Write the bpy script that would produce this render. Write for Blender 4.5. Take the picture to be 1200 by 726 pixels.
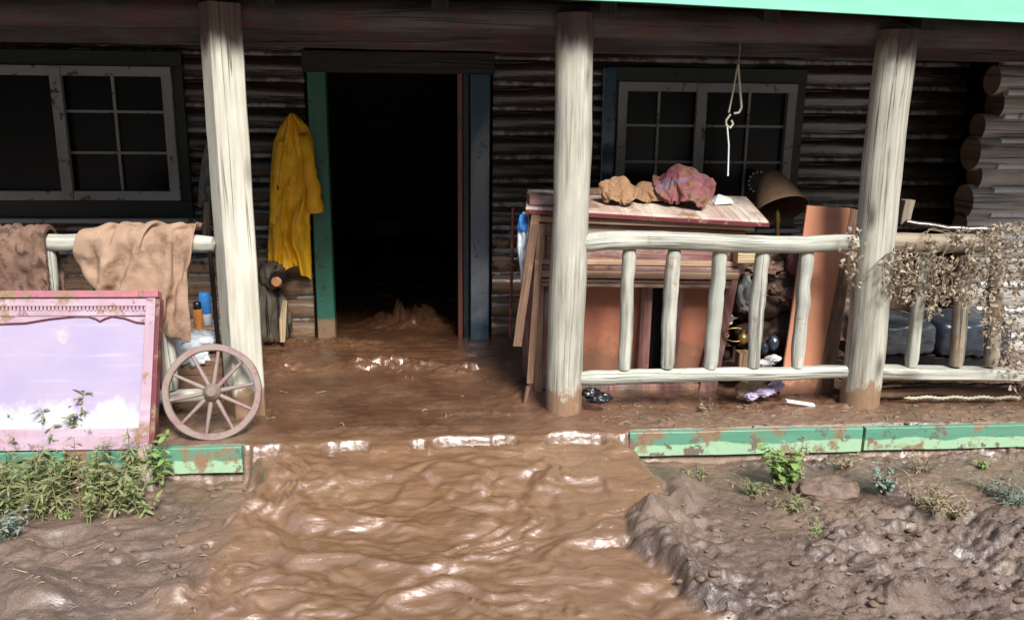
import bpy, bmesh, math, random
import numpy as np
from math import sin, cos, pi, radians, exp
from mathutils import Vector as V, Matrix, noise as mn
random.seed(7)
S = bpy.context.scene
for o in list(bpy.data.objects): bpy.data.objects.remove(o)

# ---------------------------------------------------------------- camera
FPX, TH, PS, RL = 1000., radians(13.7), radians(4.8), .012
CAM = V((0, -4.65, 1.67))
Fw = V((sin(PS)*cos(TH), cos(PS)*cos(TH), -sin(TH)))
Rt = V((cos(PS), -sin(PS), 0)); Up = Rt.cross(Fw)
Rt, Up = Rt*cos(RL)+Up*sin(RL), -Rt*sin(RL)+Up*cos(RL)
cd = bpy.data.cameras.new('camera'); cam = bpy.data.objects.new('camera', cd)
S.collection.objects.link(cam); S.camera = cam
cd.sensor_width = 36; cd.lens = 36*FPX/1200; cd.clip_end = 1000; cd.clip_start = .05
m3 = Matrix((Rt, Up, -Fw)).transposed()
cam.matrix_world = Matrix.Translation(CAM) @ m3.to_4x4()

# ---------------------------------------------------------------- light
SUN_EL, SUN_AZ = radians(46), radians(17)     # azimuth: to the right of straight behind the camera
w = bpy.data.worlds.new('World'); S.world = w; w.use_nodes = True
nt = w.node_tree; bg = nt.nodes['Background']
sk = nt.nodes.new('ShaderNodeTexSky'); sk.sky_type = 'NISHITA'; sk.sun_disc = False
sk.sun_elevation = SUN_EL; sk.sun_rotation = pi-SUN_AZ; sk.air_density = 1.0; sk.dust_density = 1.2; sk.ozone_density = 1.2
nt.links.new(sk.outputs[0], bg.inputs[0]); bg.inputs[1].default_value = .14
sd = bpy.data.lights.new('sun', 'SUN'); so = bpy.data.objects.new('sun', sd); S.collection.objects.link(so)
sd.energy = 4.3; sd.angle = radians(18); sd.color = (1, .96, .9)
sdir = V((sin(SUN_AZ)*cos(SUN_EL), -cos(SUN_AZ)*cos(SUN_EL), sin(SUN_EL)))
so.rotation_euler = sdir.to_track_quat('Z', 'Y').to_euler()
S.view_settings.view_transform = 'Standard'; S.view_settings.look = 'None'
S.view_settings.exposure = .68; S.view_settings.gamma = 1; S.view_settings.use_curve_mapping = False

# ---------------------------------------------------------------- helpers
def ray(x, y): return Fw + Rt*((x-600)/FPX) + Up*((363-y)/FPX)
def at(x, y, Y): d = ray(x, y); return CAM + d*((Y-CAM.y)/d.y)
def atz(x, y, z): d = ray(x, y); return CAM + d*((z-CAM.z)/d.z)
def atp(x, y, P, N, off=0):
    d = ray(x, y); return CAM + d*((P-CAM).dot(N)/d.dot(N)) + N*off
def lerp(a, b, t): return a+(b-a)*t
def sst(a, b, x):
    t = min(1, max(0, (x-a)/(b-a))); return t*t*(3-2*t)
def pl(pts, t):                       # piecewise-linear curve [(t, v), ...]
    if t <= pts[0][0]: return pts[0][1]
    for (a, va), (b, vb) in zip(pts, pts[1:]):
        if t <= b: return va+(vb-va)*(t-a)/(b-a)
    return pts[-1][1]
def nz(p, s=1, seed=0): return mn.noise(V(p)*s+V((seed*7.3, seed*3.1, seed*5.7)))
def fb(p, s=1, seed=0, o=4): return mn.fractal(V(p)*s+V((seed*7.3, seed*3.1, seed*5.7)), 1., 2., o)

class MB:
    def __init__(s): s.v = []; s.f = []; s.uv = []; s.sm = []
    def add(s, vs, fs, uvs, smooth=True):
        b = len(s.v); s.v += [tuple(p) for p in vs]
        for f, u in zip(fs, uvs):
            s.f.append([i+b for i in f]); s.uv.append(u); s.sm.append(smooth)
    def grid(s, P, closed_u=False, smooth=True, ul=None, vl=None):
        n, m = len(P), len(P[0]); vs = [p for r in P for p in r]; fs = []; us = []
        for i in range(n-1):
            for j in range(m if closed_u else m-1):
                k = (j+1) % m
                fs.append([i*m+j, i*m+k, (i+1)*m+k, (i+1)*m+j])
                u0 = ul[j] if ul else j*.03; u1 = ul[j+1] if ul else (j+1)*.03
                v0 = vl[i] if vl else i*.03; v1 = vl[i+1] if vl else (i+1)*.03
                us.append([(u0, v0), (u1, v0), (u1, v1), (u0, v1)])
        s.add(vs, fs, us, smooth)
    def tube(s, pts, rad, seg=12, wob=0, seed=0, cap=True, squash=1, capbulge=0, wscale=4):
        pts = [V(p) for p in pts]
        if not isinstance(rad, (list, tuple)): rad = [rad]*len(pts)
        P = []; vl = [0]; t0 = (pts[1]-pts[0]).normalized()
        a = t0.orthogonal().normalized()
        if abs(t0.z) < .9: a = (V((0, 0, 1))-t0*t0.z).normalized()
        for i, p in enumerate(pts):
            t = (pts[min(i+1, len(pts)-1)]-pts[max(i-1, 0)]).normalized()
            a = (a-t*a.dot(t)).normalized(); b = t.cross(a); row = []
            for k in range(seg):
                an = 2*pi*k/seg; d = a*cos(an)*squash+b*sin(an); r = rad[i]
                if wob: r *= 1+wob*fb(p+d*rad[i], wscale, seed, 3)
                row.append(p+d*r)
            P.append(row)
            if i: vl.append(vl[-1]+(p-pts[i-1]).length)
        R = max(rad); s.grid(P, True, True, [2*pi*R*k/seg for k in range(seg+1)], vl)
        if cap:
            for row, p, sg in ((P[0], pts[0], 1), (P[-1], pts[-1], -1)):
                c = sum((V(q) for q in row), V())/seg
                nrm = (pts[1]-pts[0] if sg == 1 else pts[-2]-pts[-1]).normalized()
                vs = [c-nrm*capbulge]+row; fs = []; us = []
                for k in range(seg):
                    j = (k+1) % seg; fs.append([0, k+1, j+1] if sg == -1 else [0, j+1, k+1])
                    q = lambda n: (.5*n.x+.3*n.y+3, n.z*.5+3)
                    us.append([(x.dot(a)*.3+5, x.dot(b)*.04) for x in (V(vs[i])-c for i in fs[-1])])
                s.add(vs, fs, us, False)
    def beam(s, p0, p1, W, T, n=10, wob=0, seed=0, ch=.12, taper=1):
        """board from p0 to p1; W and T are the half-width and half-thickness vectors (chamfered, slightly worn)"""
        p0, p1, W, T = V(p0), V(p1), V(W), V(T); L = (p1-p0).length
        wl, tl = W.length, T.length; c = min(wl, tl)*ch
        cw = 1-c/wl; ct = 1-c/tl
        sec = [(-1, -ct), (-cw, -1), (cw, -1), (1, -ct), (1, ct), (cw, 1), (-cw, 1), (-1, ct)]
        ul = [0]
        for k in range(8):
            a, b = sec[k], sec[(k+1) % 8]; ul.append(ul[-1]+math.hypot((a[0]-b[0])*wl, (a[1]-b[1])*tl))
        P = []
        for i in range(n+1):
            t = i/n; q = p0.lerp(p1, t); f = lerp(1, taper, t); row = []
            for (x, y) in sec:
                p = q+W*x*f+T*y*f
                if wob: p = p+(W.normalized()*nz(p, 7, seed)+T.normalized()*nz(p, 7, seed+5))*wob
                row.append(p)
            P.append(row)
        # split shading: duplicate rows per side for flat look across corners
        vs = [p for r in P for p in r]; fs = []; us = []
        for i in range(n):
            for j in range(8):
                k = (j+1) % 8; fs.append([i*8+j, i*8+k, (i+1)*8+k, (i+1)*8+j])
                v0, v1 = L*i/n, L*(i+1)/n; us.append([(ul[j], v0), (ul[j+1], v0), (ul[j+1], v1), (ul[j], v1)])
        for r, o in ((0, 0), (n*8, 1)):
            fs.append([r+k for k in (range(8) if o else range(7, -1, -1))])
            us.append([(sec[k][0]*wl, sec[k][1]*tl*.1+L*o) for k in (range(8) if o else range(7, -1, -1))])
        s.add(vs, fs, us, False)
    def box(s, c, h, R=None, **k):
        c = V(c); R = R or Matrix.Identity(3); ax = [R @ V((h[0], 0, 0)), R @ V((0, h[1], 0)), R @ V((0, 0, h[2]))]
        ax.sort(key=lambda q: -q.length); k.setdefault('n', 2)
        s.beam(c-ax[0], c+ax[0], ax[1], ax[2], **k)
    def slab(s, pts, D, bev=0):
        """closed prism: outline pts (list of Vector) pushed along D"""
        D = V(D); n = len(pts); pts = [V(p) for p in pts]
        a = (pts[1]-pts[0]).normalized(); nn = D.normalized(); b = nn.cross(a); o = pts[0]
        q = lambda p: ((V(p)-o).dot(a), (V(p)-o).dot(b))
        vs = pts+[p+D for p in pts]; fs = [list(range(n)), list(range(2*n-1, n-1, -1))]
        us = [[q(vs[i]) for i in f] for f in fs]
        for i in range(n):
            j = (i+1) % n; f = [j, i, i+n, j+n]; fs.append(f)
            l = (pts[j]-pts[i]).length; us.append([(l, 0), (0, 0), (0, D.length), (l, D.length)])
        s.add(vs, fs, us, False)

BASE = {}
def link(o):
    S.collection.objects.link(o); return o
def thing(name, label, cat, loc=(0, 0, 0), group=None):
    o = link(bpy.data.objects.new(name, None)); o.location = loc; BASE[o.name] = V(loc); o.empty_display_size = .1
    o['label'] = label; o['category'] = cat
    if group: o['group'] = group
    return o
def obj(name, mb, m, parent=None, mods=(), label=None):
    me = bpy.data.meshes.new(name)
    if parent is not None: b = BASE[parent.name]
    else:
        c = sum((V(p) for p in mb.v), V())/len(mb.v); b = V((c.x, c.y, min(p[2] for p in mb.v)))
    me.from_pydata([(p[0]-b.x, p[1]-b.y, p[2]-b.z) for p in mb.v], [], mb.f)
    me.uv_layers.new(name='UVMap'); uvd = me.uv_layers[0].data
    flat = [c for f in mb.uv for u in f for c in u]; uvd.foreach_set('uv', flat)
    me.polygons.foreach_set('use_smooth', mb.sm)
    for mm in (m if isinstance(m, (list, tuple)) else [m]): me.materials.append(mm)
    me.update()
    o = link(bpy.data.objects.new(name, me)); BASE[o.name] = b
    if parent is not None: o.parent = parent
    else: o.location = b
    if label: o['label'] = label
    return o
def tag(o, label, cat, group=None, kind=None):
    o['label'] = label; o['category'] = cat
    if group: o['group'] = group
    if kind: o['kind'] = kind
    return o

# ---------------------------------------------------------------- materials
class NT:
    def __init__(s, name):
        s.m = bpy.data.materials.new(name); s.m.use_nodes = True; s.t = s.m.node_tree; s.b = s.t.nodes['Principled BSDF']
        s.out = s.t.nodes['Material Output']
    def n(s, ty, **k):
        d = s.t.nodes.new(ty)
        for a, v in k.items():
            if a in ('ins',):
                for kk, vv in v.items():
                    if hasattr(vv, 'is_output'): s.t.links.new(vv, d.inputs[kk])
                    else: d.inputs[kk].default_value = vv
            else: setattr(d, a, v)
        return d
    def l(s, a, b): s.t.links.new(a, b)
    def uv(s, sc=(1, 1, 1)):
        u = s.n('ShaderNodeUVMap'); oi = s.n('ShaderNodeObjectInfo')
        a = s.n('ShaderNodeVectorMath', operation='MULTIPLY', ins={0: u.outputs[0], 1: sc})
        r = s.n('ShaderNodeVectorMath', operation='SCALE', ins={0: (37., 53., 71.), 'Scale': oi.outputs['Random']})
        return s.n('ShaderNodeVectorMath', operation='ADD', ins={0: a.outputs[0], 1: r.outputs[0]}).outputs[0]
    def pos(s, sc=(1, 1, 1)):
        g = s.n('ShaderNodeTexCoord')
        return s.n('ShaderNodeVectorMath', operation='MULTIPLY', ins={0: g.outputs['Object'], 1: sc}).outputs[0]
    def z(s):
        g = s.n('ShaderNodeNewGeometry'); x = s.n('ShaderNodeSeparateXYZ', ins={0: g.outputs['Position']}); return x.outputs[2]
    def noise(s, v, sc=1, det=5, rough=.55, dist=0):
        return s.n('ShaderNodeTexNoise', ins={'Vector': v, 'Scale': sc, 'Detail': det, 'Roughness': rough, 'Distortion': dist}).outputs['Fac']
    def ramp(s, f, stops):
        r = s.n('ShaderNodeValToRGB', ins={0: f}); cr = r.color_ramp
        while len(cr.elements) < len(stops): cr.elements.new(.5)
        for e, (p, c) in zip(cr.elements, stops):
            e.position = p; e.color = (*c, 1) if isinstance(c, (tuple, list)) else (c, c, c, 1)
        return r.outputs[0]
    def mix(s, f, a, b):
        d = s.n('ShaderNodeMix', data_type='RGBA')
        for i, v in ((0, f), (6, a), (7, b)):
            if hasattr(v, 'is_output'): s.l(v, d.inputs[i])
            else: d.inputs[i].default_value = (*v, 1) if isinstance(v, tuple) else v
        return d.outputs[2]
    def ma(s, op, a, b=0., c=None):
        d = s.n('ShaderNodeMath', operation=op, ins={0: a, 1: b})
        if c is not None: d.inputs[2].default_value = c
        return d.outputs[0]
    def mr(s, f, a, b, c=0., d=1.):
        return s.n('ShaderNodeMapRange', ins={0: f, 1: a, 2: b, 3: c, 4: d}).outputs[0]
    def bump(s, h, dist=.004, st=1, prev=None):
        i = {'Height': h, 'Distance': dist, 'Strength': st}
        if prev is not None: i['Normal'] = prev
        return s.n('ShaderNodeBump', ins=i).outputs[0]
    def fin(s, col, rough=.7, bump=None, **k):
        for key, v in (('Base Color', col), ('Roughness', rough)):
            if hasattr(v, 'is_output'): s.l(v, s.b.inputs[key])
            else: s.b.inputs[key].default_value = (*v, 1) if isinstance(v, tuple) else v
        if bump is not None: s.l(bump, s.b.inputs['Normal'])
        for kk, v in k.items(): s.b.inputs[kk.replace('_', ' ')].default_value = v
        return s.m

MUDC = (.2, .115, .065)
def wood(name, dark, base, light, rough=.75, grain=1., crack=.6, mud=0, mudz=None, stain=None, bs=.003, sp=.4, topz=None):
    t = NT(name)
    g = t.noise(t.uv((42*grain, 2.2, 1)), 1, 6, .6)
    b = t.noise(t.uv((5, 1.5, 1)), 1, 4, .6)
    c = t.mix(t.mr(g, .3, .62), dark, base)
    c = t.mix(t.mr(b, .42, .68), c, t.mix(t.mr(g, .3, .7), base, light))
    h = g
    cr = t.noise(t.uv((24*grain, .55, 1)), 1, 2, .5)
    d = t.ma('ABSOLUTE', t.ma('SUBTRACT', cr, .5)); cm = t.mr(d, .0, .03, 1., 0.)
    ck = t.ma('MULTIPLY', cm, t.mr(t.noise(t.uv((3, .8, 1)), 1, 2), .42, .52)); ck = t.ma('MULTIPLY', ck, crack)
    c = t.mix(ck, c, tuple(x*.25 for x in dark))
    kn = t.n('ShaderNodeTexVoronoi', ins={'Vector': t.uv((4.5, 1.6, 1)), 'Scale': 1.}).outputs['Distance']
    c = t.mix(t.mr(kn, .04, .16, .85, 0.), c, tuple(x*.5 for x in dark))
    if stain: c = t.mix(t.mr(t.noise(t.uv((6, 2.5, 1)), 1, 5, .65), .5, .6, 0, .8), c, stain)
    if topz:  # dark reddish stain on post tops, also painting in the eave's shade
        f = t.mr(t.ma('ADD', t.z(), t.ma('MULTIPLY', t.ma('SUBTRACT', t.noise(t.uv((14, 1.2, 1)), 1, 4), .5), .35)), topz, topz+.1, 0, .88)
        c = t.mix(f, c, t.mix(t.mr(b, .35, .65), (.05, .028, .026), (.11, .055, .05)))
    bp = t.bump(t.ma('SUBTRACT', g, t.ma('MULTIPLY', ck, 1.5)), bs)
    r = rough
    if mud:
        mm = t.noise(t.pos(), 5, 7, .68)
        lim = .62-mud*.25
        f = t.mr(mm, lim, lim+.08)
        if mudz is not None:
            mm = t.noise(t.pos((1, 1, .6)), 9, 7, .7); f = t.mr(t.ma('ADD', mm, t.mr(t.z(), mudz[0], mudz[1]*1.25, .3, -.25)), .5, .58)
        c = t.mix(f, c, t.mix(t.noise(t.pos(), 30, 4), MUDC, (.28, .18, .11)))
    return t.fin(c, r, bp, Specular_IOR_Level=sp)

M = {}
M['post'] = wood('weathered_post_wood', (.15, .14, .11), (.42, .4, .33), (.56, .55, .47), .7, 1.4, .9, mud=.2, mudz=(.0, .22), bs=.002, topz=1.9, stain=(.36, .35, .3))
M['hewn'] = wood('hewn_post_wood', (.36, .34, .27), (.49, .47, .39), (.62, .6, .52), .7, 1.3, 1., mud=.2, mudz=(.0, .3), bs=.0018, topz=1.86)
M['rail'] = wood('peeled_rail_wood', (.13, .13, .105), (.45, .44, .38), (.6, .6, .52), .65, 1., .7, mud=.12, bs=.003, stain=(.32, .34, .29))
M['oldrail'] = wood('aged_rail_wood', (.13, .1, .07), (.28, .23, .17), (.42, .37, .3), .7, 1., .7, mud=.25)
M['log'] = wood('stained_log_wood', (.01, .0065, .005), (.034, .022, .017), (.09, .07, .06), .26, .6, .8, mud=.3, mudz=(.15, .85), bs=.005, sp=.9)  # real mud splash, carried higher to paint in the brighter lower wall
M['greylog'] = wood('grey_log_wood', (.2, .18, .15), (.4, .38, .35), (.55, .53, .49), .6, .6, .8, bs=.005)
M['logend'] = wood('log_end_wood', (.1, .06, .04), (.22, .14, .09), (.3, .2, .14), .8, 1, 1)
M['beam'] = wood('roof_beam_wood', (.02, .016, .014), (.06, .052, .045), (.13, .12, .1), .6, .7, .6, stain=(.09, .035, .035))
M['dark'] = wood('dark_board_wood', (.008, .007, .006), (.02, .016, .014), (.035, .03, .027), .6)
M['plank'] = wood('brown_plank_wood', (.08, .042, .026), (.18, .1, .06), (.28, .18, .12), .7, 1, .6, mud=.3)
M['stump'] = wood('torn_stump_wood', (.04, .035, .025), (.1, .085, .06), (.2, .17, .12), .7, .6, 1, mud=.35, bs=.012)
M['orangewood'] = wood('fresh_torn_wood', (.35, .13, .05), (.55, .24, .1), (.62, .36, .18), .7)
M['palewood'] = wood('pale_torn_wood', (.3, .2, .1), (.55, .4, .22), (.62, .5, .33), .7, mud=.2)
M['pinkwood'] = wood('pink_washed_wood', (.2, .09, .1), (.34, .17, .18), (.45, .3, .28), .6, 1, .3, mud=.3)

def paint(name, col, under=(.2, .16, .12), chip=.35, rough=.45, mud=0., band=None, streak=None, mudz=None, sp=.5):
    t = NT(name)
    n1 = t.noise(t.uv((3, 3, 1)), 3.2, 8, .7); n2 = t.noise(t.uv((10, 2, 1)), 1.3, 5)
    c = t.mix(t.mr(n2, .3, .75), tuple(x*.8 for x in col), tuple(min(.85, x*1.1) for x in col))
    if band:                                         # old lower coat of a paler paint, ragged edge
        e = t.ma('ADD', t.z(), t.ma('MULTIPLY', t.ma('SUBTRACT', t.noise(t.uv((3, 1.2, 1)), 2, 5), .5), .1))
        c = t.mix(t.mr(e, band[0], band[0]+.006, 1., 0.), c, band[1])
    if streak: c = t.mix(t.mr(t.noise(t.uv((2, 14, 1)), 1.4, 5), .5, .65, 0, .8), c, streak)
    f = t.mr(n1, .72-chip*.35, .735-chip*.35)
    c = t.mix(f, c, t.mix(t.noise(t.uv((40, 3, 1)), 1, 5), tuple(x*.6 for x in under), under))
    if mud or mudz:
        mm = t.noise(t.pos(), 6, 8, .7); lim = .64-mud*.26; fm = t.mr(mm, lim, lim+.07)
        if mudz: fm = t.mr(t.ma('ADD', mm, t.mr(t.z(), mudz[0], mudz[1], .4, -.4)), .5, .58)
        c = t.mix(fm, c, t.mix(t.noise(t.pos(), 30, 4), MUDC, (.27, .18, .11)))
    return t.fin(c, rough, t.bump(t.ma('ADD', t.ma('MULTIPLY', f, -1.), t.ma('MULTIPLY', n2, .4)), .0015), Specular_IOR_Level=sp)
M['green'] = paint('peeling_green_paint', (.1, .27, .18), chip=.42, mud=.5, band=(-.065, (.3, .47, .3)))
M['fascia'] = paint('mint_fascia_paint', (.22, .62, .42), chip=.05, mud=0)
M['trimgreen'] = paint('dark_green_trim_paint', (.004, .011, .01), chip=.3, under=(.02, .02, .018))
M['doorgreen'] = paint('green_door_frame_paint', (.022, .12, .08), chip=.35, under=(.08, .07, .05), mudz=(.0, .35))
M['trimblue'] = paint('blue_trim_sky_tint', (.025, .07, .12), chip=.3, under=(.04, .05, .06), rough=.15, sp=.9)  # blue trim colour, with the door casing's sky reflection painted in
M['window'] = paint('old_window_paint', (.26, .27, .27), chip=.36, under=(.07, .06, .05))
M['redpaint'] = paint('red_brown_jamb_paint', (.17, .05, .035), chip=.3, under=(.1, .07, .05))
M['pink'] = paint('pink_furniture_paint', (.38, .26, .31), chip=.34, under=(.36, .18, .2), mud=.25, streak=(.42, .33, .4))
M['pinkedge'] = paint('worn_pink_edge_paint', (.36, .12, .16), chip=.45, under=(.3, .17, .12), mud=.4)
M['maroon'] = paint('maroon_paint', (.14, .025, .035), chip=.4, under=(.25, .14, .1), mud=.3, rough=.4)
M['cabinet'] = wood('red_brown_cabinet_wood', (.1, .04, .035), (.22, .1, .085), (.36, .22, .19), .5, 1, .4, mud=.25, stain=(.32, .25, .22))
M['cabtop'] = wood('worn_cabinet_top', (.25, .19, .15), (.48, .4, .33), (.62, .56, .48), .5, .6, .4, mud=.3, stain=(.4, .26, .22))
M['moulding'] = wood('cabinet_moulding_wood', (.2, .11, .07), (.4, .26, .17), (.52, .4, .28), .5, 1, .3, mud=.15)
M['orange'] = NT('x').m
def board(name, a, b, mudz):
    t = NT(name); n = t.noise(t.pos(), 9, 7, .65); n2 = t.noise(t.pos((1, 1, 1)), 2.2, 4)
    c = t.mix(t.mr(n, .3, .7), a, b); c = t.mix(t.mr(n2, .45, .75, 0, .5), c, (.3, .13, .08))
    v = t.n('ShaderNodeTexVoronoi', ins={'Vector': t.pos(), 'Scale': 26.}).outputs['Distance']
    c = t.mix(t.mr(v, .05, .1, .7, 0.), c, (.2, .1, .06))
    f = t.mr(t.ma('ADD', t.noise(t.pos(), 7, 8, .7), t.mr(t.z(), mudz[0], mudz[1], .4, -.4)), .5, .62)
    c = t.mix(f, c, (.22, .1, .06)); return t.fin(c, .6, t.bump(n, .002))
M['orange'] = board('orange_board', (.42, .165, .09), (.52, .235, .13), (-.05, .35))
M['orangedark'] = board('orange_back_panel', (.33, .11, .06), (.43, .17, .095), (.05, .5))

def panel_lavender():
    t = NT('lavender_panel_paint'); n = t.noise(t.pos((1, 1, 1.6)), 2.4, 6, .6)
    zz = t.ma('ADD', t.z(), t.ma('MULTIPLY', t.ma('SUBTRACT', t.noise(t.pos((1, 1, .5)), 4, 5, .6), .5), .55))
    c = t.mix(t.mr(n, .35, .65), (.3, .26, .39), (.37, .3, .4))
    c = t.mix(t.mr(zz, .17, .21, 1., 0.), c, (.42, .41, .45))
    c = t.mix(t.mr(t.noise(t.pos((.3, 1, 6)), 6, 5), .6, .7, 0, .4), c, (.44, .41, .5))
    c = t.mix(t.mr(t.noise(t.pos(), 4, 7, .7), .6, .66, 0, .55), c, (.5, .42, .36))
    return t.fin(c, .45, t.bump(n, .002))
M['lavender'] = panel_lavender()

def cloth(name, a, b, mud=.3, rough=.85, spots=0, mudc=MUDC, weave=400, patch=None, mscale=5):
    t = NT(name); n = t.noise(t.pos(), 7, 6, .6)
    c = t.mix(t.mr(n, .35, .68), a, b)
    if patch:
        for i, pc in enumerate(patch):
            c = t.mix(t.mr(t.noise(t.pos((1, 1, 1.3)), 7+3*i, 3, .5, 1), .55, .6), c, pc)
    if mud:
        lim = .66-mud*.3; c = t.mix(t.mr(t.noise(t.pos(), mscale, 8, .7), lim, lim+.1), c, mudc)
    if spots:
        v = t.n('ShaderNodeTexVoronoi', ins={'Vector': t.pos((1, 1, .6)), 'Scale': 16., 'Randomness': 1.})
        f = t.ma('MULTIPLY', t.mr(v.outputs['Distance'], .1, .2, 1., 0.), t.mr(t.noise(t.pos(), 9, 3), .5, .58))
        c = t.mix(f, c, (.07, .035, .015))
    w1 = t.noise(t.pos(), weave, 2); bp = t.bump(t.noise(t.pos(), 22, 5, .6), .006); bp = t.bump(w1, .0006, 1, bp)
    return t.fin(c, rough, bp, Specular_IOR_Level=.3)
M['blanket'] = cloth('muddy_tan_blanket', (.27, .17, .115), (.36, .245, .17), .45, mudc=(.2, .12, .075))
M['rug'] = cloth('mud_caked_rug', (.09, .05, .035), (.26, .16, .115), .5, mudc=(.07, .04, .03), mscale=14)
M['coat'] = cloth('yellow_coat_fabric', (.78, .38, .012), (.85, .5, .02), .28, .42, spots=1, mudc=(.3, .14, .02), mscale=6)
M['brownrag'] = cloth('brown_rag_cloth', (.22, .12, .065), (.34, .2, .11), .3)
M['pinkrag'] = cloth('pink_patterned_cloth', (.17, .06, .06), (.24, .09, .095), .35, patch=[(.32, .09, .19), (.17, .12, .18), (.2, .11, .06)], mudc=(.2, .09, .07))
M['greycloth'] = cloth('grey_cloth', (.16, .17, .17), (.24, .25, .25), .2)
M['junkcloth'] = cloth('dark_sodden_cloth', (.035, .02, .014), (.07, .04, .028), .3, .6, mudc=(.09, .05, .03))
M['white'] = cloth('crumpled_white_plastic', (.62, .68, .74), (.78, .8, .82), .12, .3)
M['paper'] = cloth('white_paper', (.7, .7, .68), (.76, .76, .74), .1, .8)
M['lilacpaper'] = cloth('lilac_paper', (.34, .28, .42), (.5, .46, .56), .2, .7)
M['shade'] = cloth('brown_lamp_shade', (.13, .08, .045), (.19, .12, .07), .2, .8)
def flat(name, col, rough=.5, metal=0, mud=.3, mudc=MUDC, sp=.5, ms=8):
    t = NT(name); n = t.noise(t.pos(), 12, 6, .65); c = t.mix(t.mr(n, .3, .7), tuple(x*.75 for x in col), tuple(x*1.12 for x in col))
    lim = .67-mud*.3; f = t.mr(t.noise(t.pos(), ms, 8, .7), lim, lim+.07)
    if mud: c = t.mix(f, c, mudc)
    return t.fin(c, rough, t.bump(n, .001), Metallic=metal, Specular_IOR_Level=sp)
M['brass'] = flat('aged_brass', (.3, .2, .07), .35, .8, .1)
M['iron'] = flat('black_iron', (.02, .02, .02), .5, .3, .15)
M['black'] = flat('black_plastic', (.012, .012, .014), .3, 0, .1)
M['bottleo'] = flat('orange_bottle_plastic', (.75, .27, .06), .35, 0, .1)
M['blue'] = flat('blue_can_paint', (.04, .22, .6), .35, 0, .1)
M['wheel'] = flat('muddy_pink_wheel_wood', (.24, .13, .14), .6, 0, .8, (.22, .17, .14), ms=20)
M['hub'] = flat('muddy_hub_wood', (.2, .15, .12), .7, 0, .5)
M['cord'] = flat('pale_cord', (.5, .48, .36), .7, 0, .1)
M['leather'] = flat('silver_grey_upholstery', (.2, .22, .24), .22, .3, .25)
M['leatherb'] = flat('dark_blue_upholstery', (.05, .06, .08), .25, .1, .2)
M['chink'] = flat('pale_mortar_chinking', (.3, .32, .33), .35, 0, .7, (.12, .08, .055))
M['chinklit'] = flat('lit_mortar_chinking', (.6, .62, .62), .6, 0, .2, (.2, .16, .12))  # brighter copy of the chinking mortar, light put into the corner's colour
M['roof'] = flat('roof_board', (.02, .017, .015), .8, 0, 0)
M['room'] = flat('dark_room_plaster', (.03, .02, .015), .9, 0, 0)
M['beads'] = flat('white_bead', (.7, .72, .75), .3, 0, 0)
M['vinedead'] = None
def leaf(name, a, b, dirt=.3, rough=.6, dc=(.2, .14, .09)):
    t = NT(name); g = t.n('ShaderNodeNewGeometry')
    c = t.mix(t.noise(t.pos(), 14, 3), a, b)
    c = t.mix(t.mr(t.noise(t.pos(), 40, 3), .62-dirt*.3, .68-dirt*.3), c, dc)
    t.fin(c, rough, Specular_IOR_Level=.3)
    tr = t.n('ShaderNodeBsdfTranslucent'); t.l(c, tr.inputs[0]); mx = t.n('ShaderNodeMixShader', ins={0: .25})
    t.l(t.b.outputs[0], mx.inputs[1]); t.l(tr.outputs[0], mx.inputs[2]); t.l(mx.outputs[0], t.out.inputs[0]); return t.m
M['weed'] = leaf('dusty_green_leaf', (.13, .19, .06), (.34, .38, .17), .35, dc=(.3, .24, .15))
M['weedfresh'] = leaf('fresh_green_leaf', (.13, .26, .06), (.3, .42, .14), .15)
M['greygreen'] = leaf('grey_green_leaf', (.16, .24, .19), (.3, .38, .31), .2)
M['dryleaf'] = leaf('dry_brown_leaf', (.26, .2, .14), (.56, .47, .37), .15, dc=(.12, .075, .05))
M['straw'] = leaf('dry_straw', (.3, .24, .15), (.5, .43, .28), .3)
M['stem'] = flat('dry_stem', (.2, .15, .09), .7, 0, .3)
def glass():
    t = NT('dark_window_glass')
    return t.fin((.006, .007, .007), .22, t.bump(t.noise(t.pos(), 1.5, 2), .004), Specular_IOR_Level=.18)
M['glass'] = glass()

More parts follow.
